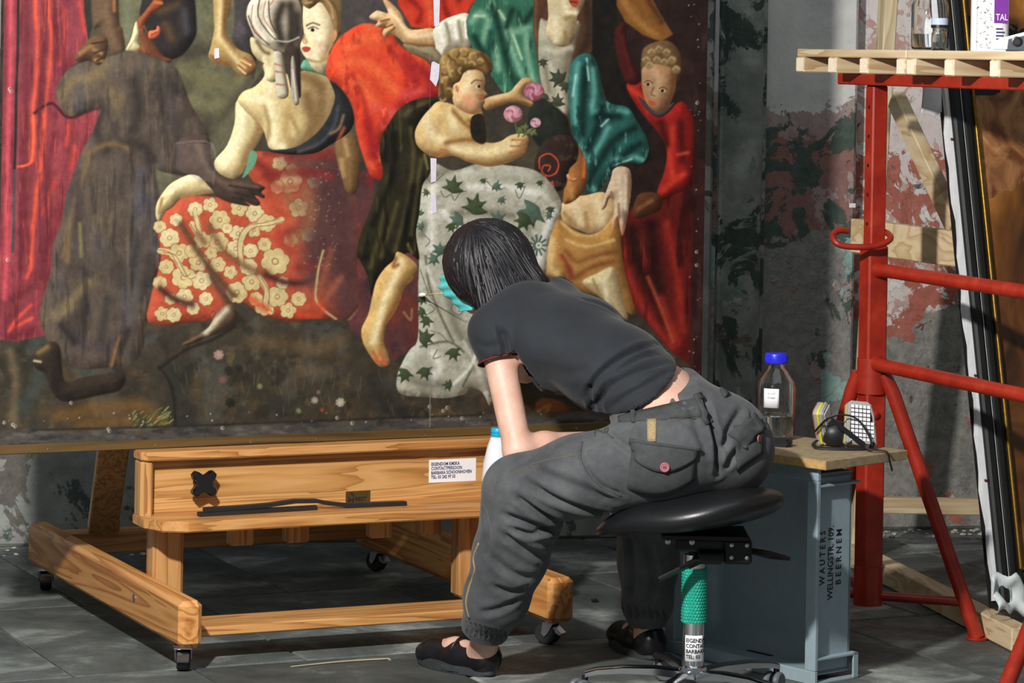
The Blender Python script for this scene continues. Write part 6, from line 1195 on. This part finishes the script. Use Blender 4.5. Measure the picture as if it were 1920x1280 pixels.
for k in range(7): FO.append(([(1166 + k * 13, 1130 + k * 2), (1170 + k * 13, 1145 + k * 2), (1168 + k * 13, 1158)], .006, .005))
for k in range(16): FO.append(([(1156 + k * 12, 778 - k * 1.6), (1158 + k * 12, 786 - k * 1.6)], .0012, .0025))
vt = crease(vt, ft, bp, FO)
trousers = put('cargo_trousers', vt, ft, TRM); bp = bvh_of(vt, ft)
OFF = V(PEL.x, PEL.y, 0)
def patch(name, quad, th, mat, parent, nu=12, nv_=8, mid=0.0):
    "a piece of cloth laid on the trousers: quad of picture points (tl, tr, br, bl) found on the surface"
    b = bmesh.new(); g = []
    for j in range(nv_):
        row = []
        for i in range(nu):
            s, t_ = i / (nu - 1), j / (nv_ - 1); a = Vector(quad[0]).lerp(Vector(quad[1]), s); c_ = Vector(quad[3]).lerp(Vector(quad[2]), s); q = a.lerp(c_, t_); p, n_ = hit(bp, q.x, q.y + mid * math.sin(math.pi * s) * t_)
            if p is None: row.append(None); continue
            if n_.dot(ray(q.x, q.y)) > 0: n_ = -n_
            row.append(b.verts.new(p + n_ * th - OFF))
        g.append(row)
    for j in range(nv_ - 1):
        for i in range(nu - 1):
            q = (g[j][i], g[j][i + 1], g[j + 1][i + 1], g[j + 1][i])
            if all(x is not None for x in q): b.faces.new(q)
    bmesh.ops.recalc_face_normals(b, faces=b.faces[:]); o = obj(name, b, mat, parent, smooth=True)
    if b and o.data.polygons and o.data.polygons[0].normal.dot(ray(*quad[0])) > 0: o.data.flip_normals()
    m = o.modifiers.new('thickness', 'SOLIDIFY'); m.thickness = th * 1.6; m.offset = -1; return o
TRD = plain('canvas_trim', '#3a3c3d', .9, var=.2, scale=50, bump=.2, bscale=300); THR = plain('tan_thread', '#5f5444', .9); BEI = plain('beige_patch', '#94815e', .9, var=.25, scale=200)
def seam(name, px, r, mat, parent=trousers):
    p = cast_path(bp, px)
    if len(p) > 2: return obj(name, tube(bmesh.new(), [x - OFF for x in p], r, 5), mat, parent, smooth=True)
pk = patch('side_pocket', [(1186, 832), (1305, 842), (1302, 900), (1176, 914)], .004, TRD, trousers, mid=24)
fl_ = patch('pocket_flap', [(1186, 829), (1308, 843), (1304, 858), (1190, 862)], .009, TRD, trousers, mid=24); 
patch('pocket_welt', [(1182, 825), (1311, 840), (1310, 846), (1183, 831)], .010, TRD, trousers, 14, 3)
pb, nb_ = hit(bp, 1246, 874)
if pb is not None:
    if nb_.dot(ray(1246, 874)) > 0: nb_ = -nb_
    Mb = basis(pb + nb_ * .011 - OFF, nb_.cross(V(0, 0, 1)) * -1, V(0, 0, 1)); 
    bu = obj('button', lathe(bmesh.new(), [(.001, 0), (.010, 0), (.0115, .0015), (.0115, .003), (.0095, .0035), (.0085, .0022), (.001, .0022)], 24, Mb), plain('pink_button', '#a3626a', .4, var=.05), fl_, angle=40)
    b = bmesh.new(); aabox(b, (-.003, -.003, .0022), (-.0012, .003, .003), 0, Mb); aabox(b, (.0012, -.003, .0022), (.003, .003, .003), 0, Mb); obj('button_thread', b, INK, bu)
patch('stitched_patch', [(1214, 787), (1231, 786), (1230, 828), (1215, 828)], .004, BEI, trousers, 4, 6)
patch('back_pocket', [(1376, 800), (1428, 786), (1430, 850), (1382, 884)], .004, TRD, trousers, 8, 8)
bf_ = patch('back_pocket_flap', [(1368, 816), (1414, 776), (1432, 806), (1394, 838)], .009, TRD, trousers, 8, 6)
pb, nb_ = hit(bp, 1416, 824)
if pb is not None:
    if nb_.dot(ray(1416, 824)) > 0: nb_ = -nb_
    obj('button', lathe(bmesh.new(), [(.001, 0), (.009, 0), (.009, .003), (.001, .003)], 20, basis(pb + nb_ * .01 - OFF, nb_.cross(V(0, 0, 1)) * -1, V(0, 0, 1))), MATS['pink_button'], bf_, angle=40)
for q in ([(1183, 762), (1190, 761), (1192, 792), (1185, 793)], [(1300, 744), (1312, 740), (1338, 790), (1328, 794)], [(1340, 716), (1348, 716), (1366, 742), (1358, 746)]): patch('belt_loop', q, .008, TRD, trousers, 3, 7)
patch('waistband', [(1160, 780), (1312, 745), (1316, 782), (1160, 792)], .0035, TRD, trousers, 20, 4)
seam('seam', [(1160, 792), (1240, 787), (1316, 783)], .0012, THR); seam('seam', [(930, 905), (1010, 866), (1090, 850), (1140, 826)], .0012, THR); seam('seam', [(1092, 828), (1090, 862), (1118, 905), (1165, 930)], .0022, TRD); seam('seam', [(1322, 760), (1336, 800), (1346, 850), (1346, 892)], .002, TRD); seam('seam', [(1250, 880), (1222, 900), (1208, 930)], .0015, TRD)
seam('zip_tape', [(898, 1018), (888, 1045), (890, 1070), (880, 1100), (874, 1130), (880, 1158)], .0032, BEI); seam('drawcord', [(1115, 818), (1118, 806), (1136, 812), (1140, 802), (1134, 808), (1150, 822)], .0025, TRD)
# shoes
LEA = plain('black_leather', '#141417', .3, var=.1, scale=60); SOLE = plain('shoe_sole', '#2f3335', .7, var=.15)
def shoe(H, d, lab):
    s = V(-d.y, d.x, 0); Lh = .27; e = empty('shoe', H - OFF, math.atan2(d.y, d.x)); e.parent = person
    up = [(V(.028, 0, .036), V(.10, 0, .034), .040, .039, .03), (V(.10, 0, .034), V(.205, .006, .030), .040, .037, .03), (V(.205, .006, .030), V(.225, .008, .028), .037, .032, .02, V(0, 0, 1), .8), (V(.02, 0, .05), V(.024, 0, .064), .036, .034, .02)]
    v_, f_ = solid(up, .004, cuts=[(V(0, 0, .014), V(0, 0, -1))], holes=[(V(.045, 0, .098), V(.075, 0, .088), .036, .034, .02), (V(.125, 0, .088), V(.150, 0, .082), .026, .020, .02)])
    me = as_mesh('shoe_upper', relax(v_, f_, 1, .4), f_); link('shoe_upper', me, LEA, e, True)
    pts = []
    for k in range(32):
        a = 2 * math.pi * k / 32; x = .128 + .137 * math.cos(a); wv = .044 * (1 - .12 * math.cos(a * 2)) * (1.0 if math.cos(a) > -.2 else .9); pts.append((x, .004 + wv * math.copysign(abs(math.sin(a)) ** .8, math.sin(a))))
    b = prism(bmesh.new(), pts, .0005, .020, None, .005)
    for vv in b.verts: vv.co.z += .022 * max(0, (vv.co.x - .19) / .075) ** 2 * (1 if vv.co.z > .01 else .5)
    obj('sole', b, SOLE, e, angle=50)
    b = bmesh.new(); tube(b, [V(.112, -.040, .030), V(.108, -.036, .058), V(.104, -.018, .078), V(.104, .012, .080), V(.108, .034, .058), V(.112, .040, .03)], .0062, 8, True, 4, (.45, 1.3)); obj('strap', b, LEA, e, smooth=True)
    return e
shoe(HEL, LFD, ''); shoe(HER, RFD, '')
# hair: a close cap under combed locks falling from the parting
HAIR = NT('black_hair'); v = HAIR.tc(); n1 = HAIR.noise(v, 40, 3, .5); HAIR.base(HAIR.ramp(n1, [(.3, '#0b0a0d'), (.7, '#1d1a20')])); HAIR.b.inputs['Roughness'].default_value = .52; HAIR.b.inputs['Specular IOR Level'].default_value = .5; HAIR = HAIR.m
hu = P(908, 492, 7.86)
TB, TS, TF = P(1000, 532, 7.79), P(926, 572, 7.75), P(876, 540, 7.80)      # where the bob ends: nape, near side, near cheek
vh, fh = solid([(hu, hu + HA * .002 - FH_ * .016, .108, .108, .03, HL, .96), (hu - FH_ * .04 - HA * .02, TB, .088, .026, .05), (hu - HL * .035 - HA * .02, TS, .070, .026, .05), (hu - HL * .045 + FH_ * .02 - HA * .0, TF, .046, .014, .04), (TB, TS, .020, .026, .05), (hu + HL * .04 - HA * .02, hu + HL * .055 - HA * .10 - FH_ * .02, .065, .03, .05)], .005, holes=[(HC + FH_ * .13 - HA * .0, HC + FH_ * .10 - HA * .12, .060, .060, .01, HL, 1.1)])
vh = relax(vh, fh, 2); hair = put('hair', vh, fh, HAIR); hbv = bvh_of(vh, fh); hair['kind'] = 'stuff'
rh = random.Random(12); b = bmesh.new()
pa, pb_ = P(889, 428, 7.80), P(893, 416, 7.95)                            # the parting
def lock(root, tipp, r0, off):
    pts = []
    for j in range(14):
        t_ = j / 13; p = root.lerp(tipp, t_ ** .92) + (hu + HA * .04 - root.lerp(tipp, .5)) * 0; q = p + (p - (hu - HA * .02)).normalized() * .05
        nr = hbv.find_nearest(q); nn = nr[1] if (nr[1].dot(q - nr[0]) > 0) else -nr[1]; e = nr[0] + nn * (off + .0012 * math.sin(t_ * 9 + off * 9000)); pts.append(e)
    sm = pts[:1] + [(pts[i - 1] + pts[i] * 2 + pts[i + 1]) / 4 for i in range(1, 13)] + pts[-1:]
    tube(b, [p - OFF for p in sm], [r0 * (.35 + .65 * math.sin(math.pi * min(1, .1 + .84 * k / 13))) for k in range(14)], 5, True, 0, (1.6, .6))
for k in range(560):
    s_ = rh.random(); root = pa.lerp(pb_, rh.random()) + V(rh.uniform(-.012, .012), 0, 0)
    w_ = rh.random()
    if s_ < .46: e_ = TB.lerp(TS, w_) + V(rh.uniform(-.012, .012), rh.uniform(-.02, .01), rh.uniform(-.022, .010))
    elif s_ < .74: e_ = TS.lerp(TF, w_) + V(rh.uniform(-.010, .008), rh.uniform(-.015, .015), rh.uniform(-.022, .012))
    else: e_ = TB.lerp(hu + HL * .06 - HA * .10, w_) + V(rh.uniform(-.01, .012), rh.uniform(-.01, .03), rh.uniform(-.01, .02))
    lock(root, e_, rh.uniform(.003, .0062), rh.uniform(-.0006, .0022))
lk = obj('locks', b, HAIR, hair, smooth=True); lk['kind'] = 'stuff'
# surgical mask
MSK = NT('turquoise_mask'); v = MSK.tc(); n1 = MSK.noise(v, 300, 3, .6); MSK.base(MSK.ramp(n1, [(.3, '#35b5b8'), (.7, '#6fd6d4')])); MSK.b.inputs['Roughness'].default_value = .8; MSK.bump(n1, .2, .002); MSK = MSK.m
def mask_pt(a, c):
    s = (a - .5) * 2; h_ = c; bul = (1 - s * s); nose = math.exp(-(s / .35) ** 2) * .026 * math.sin(math.pi * min(1, h_ * 1.1 + .12))
    return HC + FH_ * (.052 + .070 * bul ** .8 + nose + .004 * math.sin(h_ * 26) * bul) + HL * s * (.078 - .006 * h_) - HA * (-.004 + .100 * h_) - FH_ * .022 * h_ * h_ - OFF
mk = sheet('face_mask', mask_pt, 24, 30, MSK, person, .0015)
for s, hh in ((-1, .02), (-1, .98), (1, .02), (1, .98)):
    a = mask_pt(0 if s < 0 else 1, hh); e_ = HC + HL * s * .092 - HA * (.0 if hh < .5 else .045) - FH_ * .012 - OFF; obj('ear_loop', tube(bmesh.new(), [a, a.lerp(e_, .5) + HL * s * .004, e_], .005, 6, True, 4, (1.6, .4)), MSK, mk, smooth=True)
# cotton swab in her right hand, touching the painting
tip = E0 + EY * 0
ptip = onplane(786, 553, E0 + EY * (PY - .006), EY); pend = P(905, 543, 7.99)
dS = (pend - ptip).normalized(); sw_ = empty('cotton_swab', ptip, 0, 'long wooden cotton swab touching the painted cloth, held in the hand', 'swab')
obj('stick', tube(bmesh.new(), [dS * .012, dS * .17], .0016, 8), plain('swab_wood', '#cdb184', .7), sw_, smooth=True)
cm = V(*dS); Msw = basis((0, 0, 0), dS.cross(V(0, 0, 1)), V(0, 0, 1).cross(dS.cross(V(0, 0, 1)))); Msw = Matrix((dS.cross(V(0, 0, 1)).normalized(), dS.cross(dS.cross(V(0, 0, 1))).normalized(), dS)).transposed().to_4x4()
obj('cotton_bud', lathe(bmesh.new(), [(.0005, 0), (.004, .003), (.0058, .010), (.0055, .022), (.0035, .034), (.0018, .042)], 16, Msw), plain('cotton', '#f4f4f6', .95, var=.04), sw_, smooth=True)
